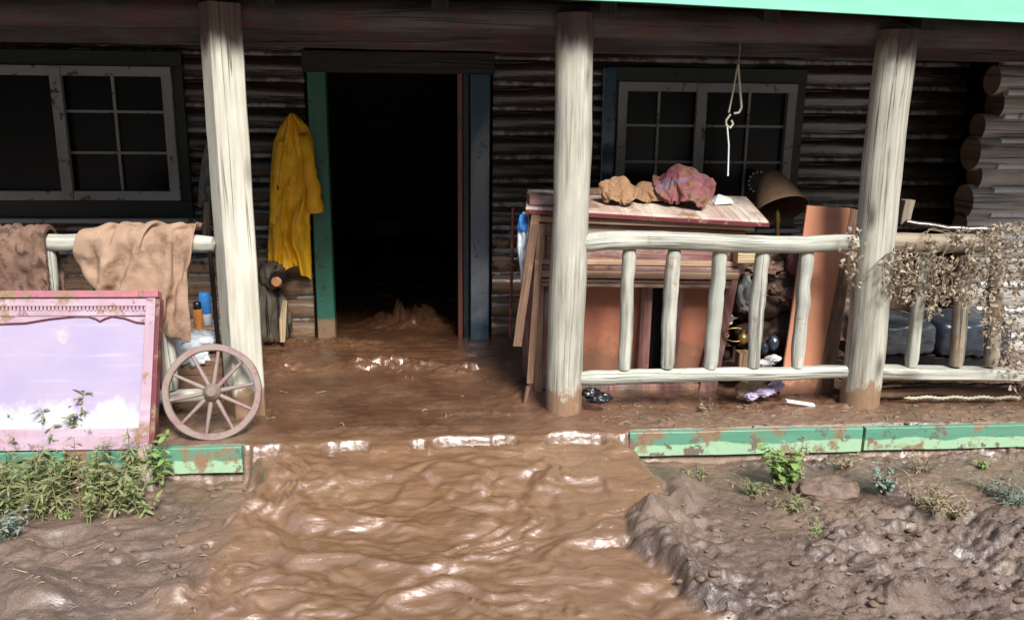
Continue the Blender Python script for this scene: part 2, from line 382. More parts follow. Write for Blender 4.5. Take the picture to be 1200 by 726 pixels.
def mudmat():
    t = NT('wet_mud'); a = t.n('ShaderNodeVertexColor', layer_name='kind'); sp = t.n('ShaderNodeSeparateColor', ins={0: a.outputs[0]})
    P = t.n('ShaderNodeNewGeometry').outputs['Position']
    sc = lambda s: t.n('ShaderNodeVectorMath', operation='MULTIPLY', ins={0: P, 1: s}).outputs[0]
    n1 = t.noise(P, 3, 7, .6); n2 = t.noise(P, 26, 7, .65); n3 = t.noise(sc((5, 16, 5)), 1, 6, .6, 1.2)
    flow = t.mix(t.mr(n3, .3, .7), (.145, .076, .038), (.24, .138, .076))
    deck = t.mix(t.mr(n1, .35, .65), (.085, .036, .018), (.16, .078, .04))
    bank = t.mix(t.mr(n1, .35, .65), (.085, .054, .038), (.185, .127, .092))
    bank = t.mix(t.mr(n2, .4, .7, 0, .6), bank, (.08, .045, .03))
    tan = t.mix(t.mr(n2, .3, .7), (.15, .095, .06), (.24, .165, .11))
    c = t.mix(sp.outputs[0], bank, flow); c = t.mix(sp.outputs[1], c, deck); c = t.mix(sp.outputs[2], c, tan)
    r = t.mr(t.ma('ADD', n1, t.ma('MULTIPLY', t.ma('MAXIMUM', sp.outputs[0], sp.outputs[1]), -.16)), .3, .62, .1, .5)
    r = t.ma('ADD', r, t.ma('MULTIPLY', sp.outputs[2], .15))
    r = t.ma('ADD', r, t.ma('MULTIPLY', t.ma('SUBTRACT', 1., t.ma('MAXIMUM', sp.outputs[0], sp.outputs[1])), .14))
    rough = t.ma('SUBTRACT', 1., t.ma('MAXIMUM', sp.outputs[0], sp.outputs[1]))
    h = t.ma('MULTIPLY', n2, t.ma('ADD', t.ma('MULTIPLY', rough, 1.3), .12))
    h = t.ma('ADD', h, t.ma('MULTIPLY', n3, .22))
    bp = t.bump(h, .012); bp = t.bump(t.ma('MULTIPLY', t.noise(P, 120, 4, .6), t.ma('ADD', rough, .15)), .003, 1, bp)
    wet = t.mr(rough, 0, 1, 1, 0); puddle = t.mr(t.noise(P, 2.2, 4, .6), .44, .58); t.l(t.ma('MULTIPLY', t.mr(r, .35, .6, 1, .1), t.ma('MAXIMUM', wet, t.ma('MULTIPLY', puddle, 1.))), t.b.inputs['Coat Weight']); t.b.inputs['Coat IOR'].default_value = 1.75
    t.l(t.mr(r, .1, .5, .15, .34), t.b.inputs['Coat Roughness']); n4 = t.noise(sc((9, 34, 9)), 1, 6, .65, 1.5); t.l(t.bump(t.ma('ADD', t.ma('ADD', t.ma('MULTIPLY', n3, .38), t.ma('MULTIPLY', n4, .28)), t.ma('MULTIPLY', n2, .22)), .016), t.b.inputs['Coat Normal'])
    return t.fin(c, r, bp, Specular_IOR_Level=.7)
M['mud'] = mudmat()

# ---------------------------------------------------------------- ground (one sheet: yard, flow of mud over the step, deck and room floor)
def hsh(ix, iy, s):
    n = (ix.astype(np.int64)*374761393+iy.astype(np.int64)*668265263+s*1442695041) & 0xffffffff
    n = ((n ^ (n >> 13))*1274126177) & 0xffffffff; return (n ^ (n >> 16)) & 0xffff
def pn(x, y, s=0):
    ix = np.floor(x); iy = np.floor(y); fx = x-ix; fy = y-iy
    u = fx**3*(fx*(fx*6-15)+10); v = fy**3*(fy*(fy*6-15)+10)
    def g(dx, dy):
        a = hsh(ix+dx, iy+dy, s)/65536*2*np.pi; return np.cos(a)*(fx-dx)+np.sin(a)*(fy-dy)
    return (g(0, 0)*(1-u)+g(1, 0)*u)*(1-v)+(g(0, 1)*(1-u)+g(1, 1)*u)*v
def fbm(x, y, s=0, o=5, rg=.5, ridge=False):
    a = 1; t = 0*x; k = 1.
    for i in range(o):
        n = pn(x*k+i*17.1, y*k-i*9.7, s+i)
        t = t+a*((.5-np.abs(n)*1.6) if ridge else n); a *= rg; k *= 2.03
    return t
def sm(a, b, x): t = np.clip((x-a)/(b-a), 0, 1); return t*t*(3-2*t)
def axis(a, b, st, far):
    c = list(np.arange(a, b, st)); g = st; x = c[0]; L = []
    while x > -far: g *= 1.25; x -= g; L.append(x)
    g = st; x = c[-1]; Rr = []
    while x < far: g *= 1.25; x += g; Rr.append(x)
    return np.array(L[::-1]+c+Rr)
gx = axis(-3.2, 3.7, .0105, 150); gy = axis(-2.1, 1.6, .0105, 150)
X, Y = np.meshgrid(gx, gy); 
near = sm(6, 4, np.abs(X))*sm(6, 4, np.abs(Y))
Ye = np.interp(X, [-1.5, -1.0, 1, 3.2], [-.63, -.615, -.53, -.53])+.05*fbm(X*2.5, X*0+.3, 3, 4, .6)*((X > -.95) & (X < .95))
def cx(pts, z=-.1): q = sorted([(atz(a, b, z).y, atz(a, b, z).x) for a, b in pts]); return [p[0] for p in q], [p[1] for p in q]
ly, lx = cx([(305, 520), (290, 560), (268, 620), (250, 680), (238, 726)])
ry, rx = cx([(745, 528), (785, 560), (752, 590), (768, 640), (815, 680), (880, 726)])
wob = .16*fbm(X*2.6, Y*2.6, 41, 5)
XL = np.interp(Y, ly, lx)+wob; XR = np.interp(Y, ry, rx)+wob
flow = sm(-.06, .05, X-XL)*sm(-.03, .04, XR-X)*sm(.03, -.05, Y-Ye)
wd = np.where(np.abs(X) < .93, .02+.12*sm(-.15, .25, fbm(X*3.3, X*0+5.5, 58, 5, .65)), .05); dk = sm(-wd, .012, Y-Ye)
# flow relief
wx = fbm(X*1.3, Y*1.7, 5, 3); wy = fbm(X*1.6+9, Y*1.9, 6, 3)
psi = fbm(X*.75+.5*wx, Y*1.5+.6*wy, 7, 3, .45)
q2 = sm(-.12, .3, fbm(X*1.7, Y*2.6, 70, 3)); q3 = sm(0, .3, fbm(X*2.2, Y*4, 71, 3))
bands = np.sin(psi*38+1.5*wx); bands2 = np.sin(psi*95+3*wy+2*fbm(X*4, Y*6, 72, 2))
fa = fbm(X*1.5+1.3*wx, Y*3.2+1.6*wy, 73, 3, .45)
fb2 = fbm(X*4+2.5*wy, Y*12+3.2*wx, 8, 4, .5); fc = fbm(X*10+2*wx, Y*26+3*wy, 9, 3, .5)
pk = np.abs(fbm(X*5+1.5*wy, Y*7+2*wx, 74, 3)); 
relief = .052*fa+.007*bands*(.1+q2)+.0025*bands2*q3+.009*fb2*(.2+q3)+.004*fbm(X*16+3*wx, Y*30+5*wy, 75, 2)*q2+.002*fc+.02*np.clip(pk-.33, 0, 1)
inflow = sm(-.02, .0, -(Y-Ye))
hflow = -.014-.125*sm(0, -.75, Y-Ye)-.02*sm(-.7, -1.6, Y-Ye)+relief*(.35+.65*sm(0, -.25, Y-Ye))-.012
# banks
bx = fbm(X*2.1+.5*wx, Y*2.6, 21, 5, .55); cl = .5-np.abs(fbm(X*3.4+.8*wx, Y*5.5+.8*wy, 22, 5, .55)); fine = fbm(X*18+2*bx, Y*26, 23, 5, .62)
lumpy = np.clip(.35+1.1*fbm(X*1.1+3, Y*1.6, 24, 2)+.5*sm(-.9, -1.4, Y), .08, 1)
right = sm(.3, 1.2, X)
rut = fbm(X*1.6+Y*1.1+.4*wx, Y*6.5-X*1.2+.8*wy, 28, 4, .5, True); hb = -.175+.03*bx+.035*(rut-.2)*sm(.35, .9, lumpy)+lumpy*(.05*np.clip(fbm(X*3.1, Y*4.6, 29, 3, .5), -.1, 1)+.06*(cl-.3)+.05*np.abs(fbm(X*5+bx, Y*8, 25, 4, .6))+.018*fbm(X*12, Y*16, 27, 3, .55, True)+.016*fine)+.004*fine
lb = -.19+.035*bx+.02*fbm(X*2+wy, Y*7+2*wx, 30, 4, .5, True)+.006*fine+.045*sm(.3, .8, lumpy)*(cl-.2)
hbank = lb*(1-right)+hb*right
edgeR = np.exp(-((X-XR-.07)/.09)**2)*sm(-.62, -.8, Y)*sm(-2.2, -1.5, Y); edgeL = np.exp(-((X-XL+.06)/.07)**2)*sm(-.7, -.9, Y)
hbank = hbank+.1*edgeR*(.7+1.2*pn(X*6, Y*6, 33))+.02*edgeL*(1+pn(X*7, Y*7, 34))
def dent(px, py, r, d, z=-.15):
    p = atz(px, py, z); return -d*np.exp(-(((X-p.x)/r)**2+((Y-p.y)/(r*.8))**2)**1.4)
hbank += dent(808, 592, .055, .07)+dent(70, 622, .1, .06)+dent(822, 612, .04, .05)+dent(1070, 700, .09, -.05)+dent(200, 690, .1, -.05)+dent(30, 690, .17, -.09)+dent(160, 560, .12, -.03)
hyard = hbank*(1-flow)+hflow*flow
hyard = hyard*1
# deck
drel = .012*fbm(X*1.5+wx, Y*3, 50, 4)+.0035*fbm(X*7+2*wx, Y*16, 51, 4)
lump = np.zeros_like(X)
for (px, py, rx_, ry_, hh) in [(455, 425, .3, .1, .05), (545, 432, .16, .08, .04), (380, 400, .35, .12, .03), (480, 375, .3, .16, .09), (630, 455, .16, .1, .03), (560, 480, .2, .06, .015), (330, 425, .15, .2, .03), (445, 498, .4, .05, .012)]:
    p = atz(px, py, .02); lump += hh*np.exp(-((X-p.x)/rx_)**2-((Y-p.y)/ry_)**2)
rough_d = lump/.05+.25*sm(.9, 1.3, X)+.15
lump = lump*(1+1.5*fbm(X*8, Y*13, 52, 5, .6))+np.clip(rough_d, 0, 1)*.02*fbm(X*16, Y*20, 53, 4, .6)
ridge = .008*np.exp(-((Y-Ye-.02-.02*pn(X*4, X*0, 57))/.022)**2)*np.clip(.15+2.1*fbm(X*6, Y*9, 54, 5, .65), 0, 1.6)*sm(-.95, -.8, X)*sm(1.05, .9, X)
onboard = np.maximum(sm(.93, 1.02, X), sm(-.95, -1.02, X))
posts = np.zeros_like(X)
for (a, b) in [(-1.02, -.22), (.673, -.22), (2.35, -.22)]:
    posts += .03*np.exp(-((X-a)**2+(Y-b)**2)/.03)*(1+.8*fbm(X*12, Y*12, 56, 3))
hdeck = .0+drel+lump+ridge+posts+onboard*(.006+.012*fbm(X*9, Y*12, 55, 4)*sm(0, .1, Y-Ye))
H = hyard*(1-dk)+hdeck*dk
H = np.where((onboard > .5), np.where(Y < Ye+.012, hyard, hdeck), H)
far_h = np.where(Y > 1.8, .02, -.2+.0*X); H = H*near+far_h*(1-near)
k1 = np.clip(np.maximum(flow, .75*sm(-.3, .05, X-XL+.25*fbm(X*2, Y*3, 61, 4))*sm(.03, -.05, Y-Ye)*(X < .5)), 0, 1); k2 = dk*sm(-.15, .35, Y-Ye)*(.75+.25*sm(.3, 1.2, Y)); 
k1 = np.maximum(k1, dk*(1-sm(-.1, .4, Y-Ye))*(1-.6*onboard))
k3 = np.clip(onboard*dk*sm(.5, .1, Y-Ye)*.7+sm(.0, .35, fbm(X*.9+4, Y*1.5, 60, 3)+.1)*right*(1-flow)*(1-dk)*.6+(1-flow)*(1-right)*(1-dk)*.25, 0, 1)
k3 = np.clip(k3, 0, 1)
ny, nx = X.shape
idx = np.arange(ny*nx).reshape(ny, nx)
faces = np.stack([idx[:-1, :-1], idx[:-1, 1:], idx[1:, 1:], idx[1:, :-1]], -1).reshape(-1, 4)
me = bpy.data.meshes.new('ground')
me.vertices.add(ny*nx); me.vertices.foreach_set('co', np.stack([X, Y, H], -1).astype(np.float32).ravel())
me.loops.add(faces.size); me.loops.foreach_set('vertex_index', faces.ravel().astype(np.int32))
me.polygons.add(len(faces)); me.polygons.foreach_set('loop_start', np.arange(0, faces.size, 4, dtype=np.int32))
me.polygons.foreach_set('use_smooth', np.ones(len(faces), bool)); me.update(); me.validate()
ca = me.color_attributes.new('kind', 'FLOAT_COLOR', 'POINT')
ca.data.foreach_set('color', np.stack([k1, k2, k3, np.ones_like(k1)], -1).astype(np.float32).ravel())
me.materials.append(M['mud'])
g = link(bpy.data.objects.new('ground', me)); g['kind'] = 'structure'
def gh(x, y):
    j = int(np.clip(np.searchsorted(gx, x), 0, nx-1)); i = int(np.clip(np.searchsorted(gy, y), 0, ny-1)); return float(H[i, j])
def foot(px, py, z=-.15):
    for _ in range(6):
        p = atz(px, py, z); z = gh(p.x, p.y)
    return V((p.x, p.y, z))

# unseen dark slope added behind the camera to keep low sky off the porch
M['blocker'] = flat('sky_blocker_dark', (.03, .04, .02), .9, 0, .5, (.06, .05, .035), ms=.2)
mb = MB(); mb.grid([[V((150*cos(a)*(1+.0)*(.25+r), -6-120*(.18+r)*max(.02, sin(a)), -.5+(78*r**.8)*(.75+.25*sin(a))+3*nz((a*4, r*3, 0), 1.5))) for a in [pi*k/40 for k in range(41)]] for r in [q/10 for q in range(11)]])
tg = obj('sky_blocker', mb, M['blocker']); tg['kind'] = 'structure'
# ---------------------------------------------------------------- log cabin
WY = 1.5; WF = 1.4
cabin = thing('log_cabin', 'flooded log cabin with deep dark porch, peeled posts and peeling green trim', 'house', (0, 1.5, 0))
def logrow(mb, x0, x1, y, z, r, seed, seg=14):
    n = max(2, int((x1-x0)/.16)); pts = []; rad = []
    for i in range(n+1):
        x = lerp(x0, x1, i/n); pts.append(V((x, y+.012*nz((x, z*9, seed), .9, 1), z+.012*nz((x, z*9, seed), .8, 2)))); rad.append(r*(1+.07*nz((x, seed, z), 1.3, 3)))
    mb.tube(pts, rad, seg, .06, seed)
lw_t, lw_b = at(200, 78, WF).z, at(200, 236, WF).z
win1 = (-4.35, at(211, 150, WF).x, at(210, 234, WF).z, at(200, 78, WF).z)
win2 = (at(722, 150, WF).x, at(927, 150, WF).x, at(920, 247, WF).z, at(800, 97, WF).z)
door = (at(388, 300, WF).x-.02, at(541, 300, WF).x, 0, at(450, 86, WF).z)
opens = [win1, win2, (door[0]-.1, door[1]+.2, -.3, door[3]+.08)]
XC = 3.8
mb = MB(); ch = MB(); pitch = .168; k = 0; z = .03
while z < 2.75:
    xs = [(-6.2, XC+.05*nz((z*30, 1, 1), 1, 1))]
    for (a, b, c, d) in opens:
        if c-.05 < z < d+.05:
            xs = [q for (s0, s1) in xs for q in ((s0, min(s1, a-.02)), (max(s0, b+.02), s1)) if q[1]-q[0] > .05]
    for (s0, s1) in xs: logrow(mb, s0, s1, WY, z, .088+.006*nz((z*30, 2, 2), 1, 1), k)
    zz = z+pitch/2; xs = [(-6.2, XC)]
    for (a, b, c, d) in opens:
        if c-.03 < zz < d+.03:
            xs = [q for (s0, s1) in xs for q in ((s0, min(s1, a-.02)), (max(s0, b+.02), s1)) if q[1]-q[0] > .05]
    for (s0, s1) in xs:
        n = max(2, int((s1-s0)/.2)); ch.tube([V((lerp(s0, s1, i/n), WY-.035+.006*nz((i, k, 1), .7), zz+.006*nz((i, k, 5), .8))) for i in range(n+1)], .022, 8, .25, k)
    z += pitch; k += 1
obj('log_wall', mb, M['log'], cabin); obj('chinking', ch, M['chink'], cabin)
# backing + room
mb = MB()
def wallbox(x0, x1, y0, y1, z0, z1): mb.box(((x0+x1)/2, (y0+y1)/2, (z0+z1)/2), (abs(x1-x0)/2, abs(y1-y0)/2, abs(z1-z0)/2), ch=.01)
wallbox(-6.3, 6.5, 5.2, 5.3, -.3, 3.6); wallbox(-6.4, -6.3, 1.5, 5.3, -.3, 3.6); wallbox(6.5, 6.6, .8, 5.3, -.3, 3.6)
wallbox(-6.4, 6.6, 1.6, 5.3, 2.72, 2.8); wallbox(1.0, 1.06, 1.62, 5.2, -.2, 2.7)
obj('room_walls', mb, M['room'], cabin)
# roof: slab from eave to ridge and back slope
e0, e1 = at(700, 1, -.47), at(1200, 28, -.47)
ez = lambda x: pl([(-7, e0.z+.02), (e0.x, e0.z), (e1.x, e1.z), (7, e1.z-.05)], x)
mb = MB(); P = []
prof = [(-.48, .06), (-.48, .11), (1.5, .72), (4, 1.9), (7.5, .7), (7.5, .62), (4, 1.8), (1.5, .62), (-.42, .04), (-.48, .06)]
xsr = [-7+i*.5 for i in range(29)]
mb.grid([[V((x, y, ez(x)+h)) for (y, h) in prof] for x in xsr], smooth=False)
roof = obj('roof', mb, M['roof'], cabin)
mb = MB()
for i in range(17):
    x = -6.4+i*.8; mb.beam((x, -.42, ez(x)+.0), (x, 1.52, ez(x)+.55), (.04, 0, 0), (0, 0, .05), n=4)
obj('rafters', mb, M['dark'], roof)
mb = MB(); n = 28
for i in range(n):
    xa, xb = -7+i*.5, -6.5+i*.5
    mb.beam((xa, -.497, ez(xa)+.09), (xb, -.497, ez(xb)+.09), (0, 0, .09), (0, .014, 0), n=1, ch=.05)
obj('fascia_board', mb, M['fascia'], cabin)
# beam on the posts: round log plate and the lower board behind it
bz = lambda x: pl([(-7, 2.08), (-.07, 2.085), (2.15, 2.06), (7, 2.0)], x)
mb = MB(); xs = [-6.5+.25*i for i in range(50)]
mb.tube([V((x, -.12, bz(x)+.008*nz((x, 0, 0), 1.2))) for x in xs], .085, 16, .08, 3)
obj('porch_beam', mb, M['beam'], cabin)
mb = MB(); mb.beam((-6.5, .1, 2.0), (6, .1, 1.955), (0, 0, .045), (0, .02, 0), n=30, wob=.003); obj('porch_joist', mb, M['beam'], cabin)
# posts
def post(pxs, r0, r1, seed, m, Yp=-.22, sq=False, ztop=None):
    (xb, yb), (xt, yt) = pxs; b = at(xb, yb, Yp); t = at(xt, yt, Yp); b = b+(b-t).normalized()*.2
    mb = MB()
    if sq:
        a = radians(33); W = V((cos(a), sin(a), 0))*r0; T = V((-sin(a), cos(a), 0))*r0*.95
        mb.beam(b, t, W, T, n=36, wob=.003, seed=seed, ch=.1, taper=r1/r0)
    else:
        n = 60; pts = []; rad = []
        for i in range(n+1):
            s = i/n; p = b.lerp(t, s)+V((.012*sin(s*5+seed), 0, 0)); pts.append(p); rad.append(lerp(r0, r1, s))
        mb.tube(pts, rad, 28, .05, seed, wscale=2.5)
        # knots
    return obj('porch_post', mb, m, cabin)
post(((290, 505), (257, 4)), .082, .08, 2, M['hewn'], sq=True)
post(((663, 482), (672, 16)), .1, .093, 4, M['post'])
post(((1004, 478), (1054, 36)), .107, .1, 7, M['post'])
# deck edge boards
for (x0, y0, x1, y1, hh, s) in ((738, 507, 1010, 501, .135, 1), (1011, 499, 1400, 494, .13, 2), (283, 524, -60, 545, .135, 3)):
    p0 = atz(x0, y0, .0); p1 = atz(x1, y1, .0)
    p0.y = np.interp(p0.x, [-1.5, -1.0, 1, 3.2], [-.63, -.615, -.53, -.53]); p1.y = np.interp(p1.x, [-1.5, -1.0, 1, 3.2], [-.63, -.615, -.53, -.53])
    d = V((0, 0, -hh*.5+.004)); mb = MB()
    mb.beam(p0+d, p1+d, (0, 0, hh/2), (0, .02, 0), n=24, wob=.003, seed=s, ch=.2); obj('deck_edge_board', mb, M['green'], cabin)
# windows
def window(px_edges, z_top, z_bot, mull, mun_x, mun_z, left_open):
    x0, x1 = px_edges; y = WF-.02
    mb = MB(); fr = .032
    mb.beam((x0, y, z_top-fr), (x1, y, z_top-fr), (0, 0, fr), (0, .03, 0), n=8, wob=.002)
    mb.beam((x0, y, z_bot+fr), (x1, y, z_bot+fr), (0, 0, fr), (0, .031, 0), n=8, wob=.002)
    for x in (x0+fr, x1-fr): mb.beam((x, y-.001, z_bot+.004), (x, y-.001, z_top-.004), (fr, 0, 0), (0, .029, 0), n=8, wob=.002)
    f = obj('window', mb, M['window'], cabin)
    mb = MB(); mb.beam((mull, y-.02, z_bot+.01), (mull, y-.02, z_top-.01), (.036, 0, 0), (0, .02, 0), n=6, wob=.002); obj('mullion', mb, M['window'], f)
    mb = MB()
    for x in mun_x: mb.beam((x, y+.01, z_bot+.03), (x, y+.01, z_top-.03), (.009, 0, 0), (0, .01, 0), n=4)
    for (a, b) in mun_z[1]:
        for zz in mun_z[0]: mb.beam((a, y+.013, zz), (b, y+.013, zz), (0, 0, .009), (0, .01, 0), n=4)
    obj('muntin', mb, M['window'], f)
    mb = MB(); mb.box(((x0+x1)/2, y+.03, (z_top+z_bot)/2), ((x1-x0)/2-.02, .003, (z_top-z_bot)/2-.02), ch=.02); obj('pane', mb, M['glass'], f)
    mb = MB(); q = .07
    mb.beam((x0-q, WF-.005, z_bot-.06), (x1+q, WF-.005, z_bot-.06), (0, 0, .058), (0, .018, 0), n=8)
    mb.beam((x0-q, WF-.006, z_top+.05), (x1+q, WF-.006, z_top+.05), (0, 0, .048), (0, .018, 0), n=8)
    for x in (x0-.036, x1+.036): mb.beam((x, WF-.004, z_bot), (x, WF-.004, z_top), (.034, 0, 0), (0, .018, 0), n=4)
    obj('window_trim', mb, M['trimgreen'], f)
    mb = MB(); mb.beam((x0-q-.03, WF-.03, z_bot-.135), (x1+q+.03, WF-.03, z_bot-.135), (0, .05, 0), (0, 0, .014), n=8, wob=.002); obj('sill', mb, M['window'], f)
X0 = lambda px, py=150: at(px, py, WF).x
Z0 = lambda py, px=150: at(px, py, WF).z
window((-4.35, X0(211, 200)), Z0(78), Z0(234), X0(75), [X0(138)], ([Z0(131), Z0(179)], [(X0(80), X0(205))]), 0)
window((X0(722), X0(927, 160)), Z0(97, 820), Z0(247, 820), X0(818), [X0(770), X0(875)], ([Z0(148, 870), Z0(190, 870)], [(X0(728), X0(922))]), 0)
# door frame
f = thing  # noqa
mb = MB(); a = X0(380, 240); b = X0(379, 240)
df = MB(); df.beam((a-.01, WF-.03, -.05), (a-.01, WF-.03, door[3]+.0), (.062, 0, 0), (0, .05, 0), n=12, wob=.002); dfo = obj('door_frame', df, M['doorgreen'], cabin)
mb = MB(); mb.beam((a-.1, WF-.035, door[3]+.07), (X0(575, 240)+.02, WF-.035, door[3]+.07), (0, 0, .07), (0, .045, 0), n=6); obj('door_lintel', mb, M['dark'], dfo)
mb = MB(); mb.beam((X0(539, 240), WF-.01, -.05), (X0(539, 240), WF-.01, door[3]), (.016, 0, 0), (0, .06, 0), n=8); obj('jamb_strip', mb, M['redpaint'], dfo)
mb = MB(); mb.beam((X0(545, 240)+.005, WF-.02, -.05), (X0(545, 240)+.005, WF-.02, door[3]), (.02, 0, 0), (0, .05, 0), n=8); obj('door_stop', mb, M['trimgreen'], dfo)
mb = MB(); mb.beam((X0(562, 240), WF-.03, -.05), (X0(562, 240), WF-.03, door[3]-.002), (.068, 0, 0), (0, .04, 0), n=8, wob=.002); obj('door_casing', mb, M['trimblue'], dfo)
mb = MB(); mb.beam((X0(710, 240), WF-.012, -.05), (X0(708, 240), WF-.012, Z0(80, 710)), (.045, 0, 0), (0, .03, 0), n=8, wob=.002); obj('wall_batten', mb, M['trimblue'], cabin)
# projecting corner: log ends and the run of logs to the right
zs = [(94, 17), (122, 19), (149, 16), (180, 21), (207, 16), (237, 21), (263, 15), (290, 19), (318, 18), (347, 19), (377, 19), (407, 19)]
for i, (py, rr) in enumerate(zs):
    x = 3.6+.07*nz((i*3.3, 1, 2), 1, 5)+(.05 if i in (0, 1) else 0)-(.03 if rr > 20 else 0); c = at(1165, py, .9); r = rr*.0056
    mb = MB(); n = 10; mb.tube([V((lerp(x, 6.3, j/n), .95+.01*nz((i, j, 0), 1), c.z)) for j in range(n+1)], [r*(1+.05*nz((i, j, 3), .8)) for j in range(n+1)], 20, .06, i)
    mb.sm = mb.sm
    lo = obj('corner_log', mb, [M['greylog'], M['logend']], cabin)
    for pgn in lo.data.polygons:
        if not pgn.use_smooth: pgn.material_index = 1
mb = MB()
for (a, b) in zip(zs, zs[1:]):
    zz = (at(1165, a[0], .9).z+at(1165, b[0], .9).z)/2; mb.tube([V((3.72+i*.26, .872+.005*nz((i, zz*9, 0), 1), zz)) for i in range(11)], .024, 8, .2, 3)
mb.beam((3.74, 1.0, 2.2), (6.3, 1.0, 2.2), (0, 0, .35), (0, .03, 0)); 
obj('corner_chinking', mb, M['chinklit'], cabin)
mb = MB(); mb.box((4.02, 1.4, 1.2), (.03, .5, 1.4)); obj('side_wall', mb, M['dark'], cabin)

# ---------------------------------------------------------------- railings
def rtube(mb, pts, r0, r1, seed, wob=.1, seg=18, n=26, bend=.006, cb=.012):
    pts = [V(p) for p in pts]; P = []; Rr = []
    for i in range(n+1):
        s = i/n*(len(pts)-1); k = min(int(s), len(pts)-2); p = pts[k].lerp(pts[k+1], s-k)
        P.append(p+V((bend*nz((s*2, seed, 0), 1.2, 1), 0, bend*nz((s*2, seed, 4), 1.2, 2)))); e = 1-.12*(i in (0, n)); Rr.append(lerp(r0, r1, i/n)*e)
    mb.tube(P, Rr, seg, wob, seed, capbulge=cb, wscale=7)
RY = -.24
r1 = thing('porch_railing', 'pale peeled log railing with five balusters between the two right posts', 'railing', (1.5, RY, 0))
mb = MB(); rtube(mb, [at(684, 284, RY), at(740, 281, RY), at(830, 284, RY), at(925, 287, RY), at(1003, 283, RY)], .053, .045, 11, .12); obj('top_rail', mb, M['rail'], r1)
mb = MB(); rtube(mb, [at(680, 443, RY), at(780, 440, RY), at(880, 438, RY), at(990, 436, RY)], .043, .038, 12, .14); obj('bottom_rail', mb, M['rail'], r1)
for i, (xa, ya, xb, yb, r) in enumerate([(738, 292, 732, 433, .038), (790, 293, 782, 431, .04), (844, 293, 832, 431, .043), (894, 295, 883, 430, .041), (945, 295, 934, 430, .04)]):
    mb = MB(); rtube(mb, [at(xa, ya, RY+.02), at((xa+xb)/2+random.uniform(-2, 2), (ya+yb)/2, RY+.02), at(xb, yb, RY)], r, r*.95, 20+i, .16, 14, 20); obj('baluster', mb, M['rail'], r1)
r2 = thing('porch_railing', 'brown aged railing half hidden under the dead vine at the right end', 'railing', (3, RY, 0))
mb = MB(); rtube(mb, [at(1038, 283, RY), at(1166, 287, RY)], .05, .054, 13, .1); obj('top_rail', mb, M['oldrail'], r2)
mb = MB(); mb.beam(at(1024, 435, RY), at(1290, 440, RY), (0, .05, 0), (0, 0, .032), n=12, wob=.004, ch=.3); obj('bottom_rail', mb, M['rail'], r2)
for i, (xa, ya, xb, yb, r, m) in enumerate([(1083, 295, 1068, 428, .036, 'rail'), (1131, 300, 1120, 428, .04, 'oldrail'), (1170, 300, 1161, 428, .04, 'oldrail')]):
    mb = MB(); rtube(mb, [at(xa, ya, RY), at(xb, yb, RY)], r, r, 30+i, .12, 14, 16); obj('baluster', mb, M[m], r2)
r3 = thing('porch_railing', 'left porch railing under the tan blanket, behind the pink headboard', 'railing', (-1.6, RY, 0))
mb = MB(); rtube(mb, [at(-120, 285, RY), at(60, 284, RY), at(150, 284, RY), at(250, 285, RY)], .045, .042, 14, .1); obj('top_rail', mb, M['rail'], r3)
mb = MB(); rtube(mb, [at(-120, 470, RY), at(60, 468, RY), at(252, 463, RY)], .04, .036, 15, .1); obj('bottom_rail', mb, M['rail'], r3)
for i, (xa, ya, xb, yb, r) in enumerate([(191, 345, 199, 455, .043), (58, 292, 70, 460, .03), (125, 292, 130, 460, .035)]):
    mb = MB(); rtube(mb, [at(xa, ya, RY), at(xb, yb, RY)], r, r, 40+i, .12, 14, 16); obj('baluster', mb, M['rail'], r3)

# ---------------------------------------------------------------- cloth helpers
def hang(name, label, cat, m, rows, Yc, depth, folds, seed, parent=None, nu=46, nv=70, wrinkle=.006, hem=None, group=None):
    """closed hanging garment: rows = [(py, pxl, pxr)...] silhouette, bulging fold sheet in front and flat back"""
    mb = MB(); F = []; B = []
    y0, y1 = rows[0][0], rows[-1][0]
    L = [(r[0], r[1]) for r in rows]; Rr = [(r[0], r[2]) for r in rows]
    for i in range(nv+1):
        t = i/nv; fr = []; bk = []
        for j in range(nu+1):
            u = j/nu; py = lerp(y0, y1, t)
            if hem and t > .8: py += (t-.8)/.2*hem(u)
            px = lerp(pl(L, py), pl(Rr, py), u)
            p = at(px, py, Yc); prof = math.sin(pi*u)**.5 if 0 < u < 1 else 0
            ph = folds*u*pi*.8+seed+.8*sin(t*3+seed)+2.2*fb((u*1.6, t*1.8, seed), 1.5, 1, 3)
            d = depth*prof*(.55+.2*t)+prof*(.4+.7*t)*.35*depth*sin(ph*2)+prof*.008*sin(ph*3.1+2*sin(t*4)+3*fb((u*2,t*4,5),1,2,2))*(.4+t)
            d += wrinkle*fb((p.x, p.z, seed), 16, 3, 4)*prof
            fr.append(p+V((0, -max(d, .002), 0))); bk.append(p+V((0, .012, 0)))
        F.append(fr); B.append(bk)
    mb.grid([a+b[::-1] for a, b in zip(F, B)], True, True, [k*.01 for k in range(2*(nu+1)+1)])
    for a, b, s in ((F[0], B[0], 1), (F[-1], B[-1], -1)):
        mb.grid([a, b] if s == 1 else [b, a])
    o = obj(name, mb, m, parent)
    if label and parent is None: tag(o, label, cat, group)
    return o
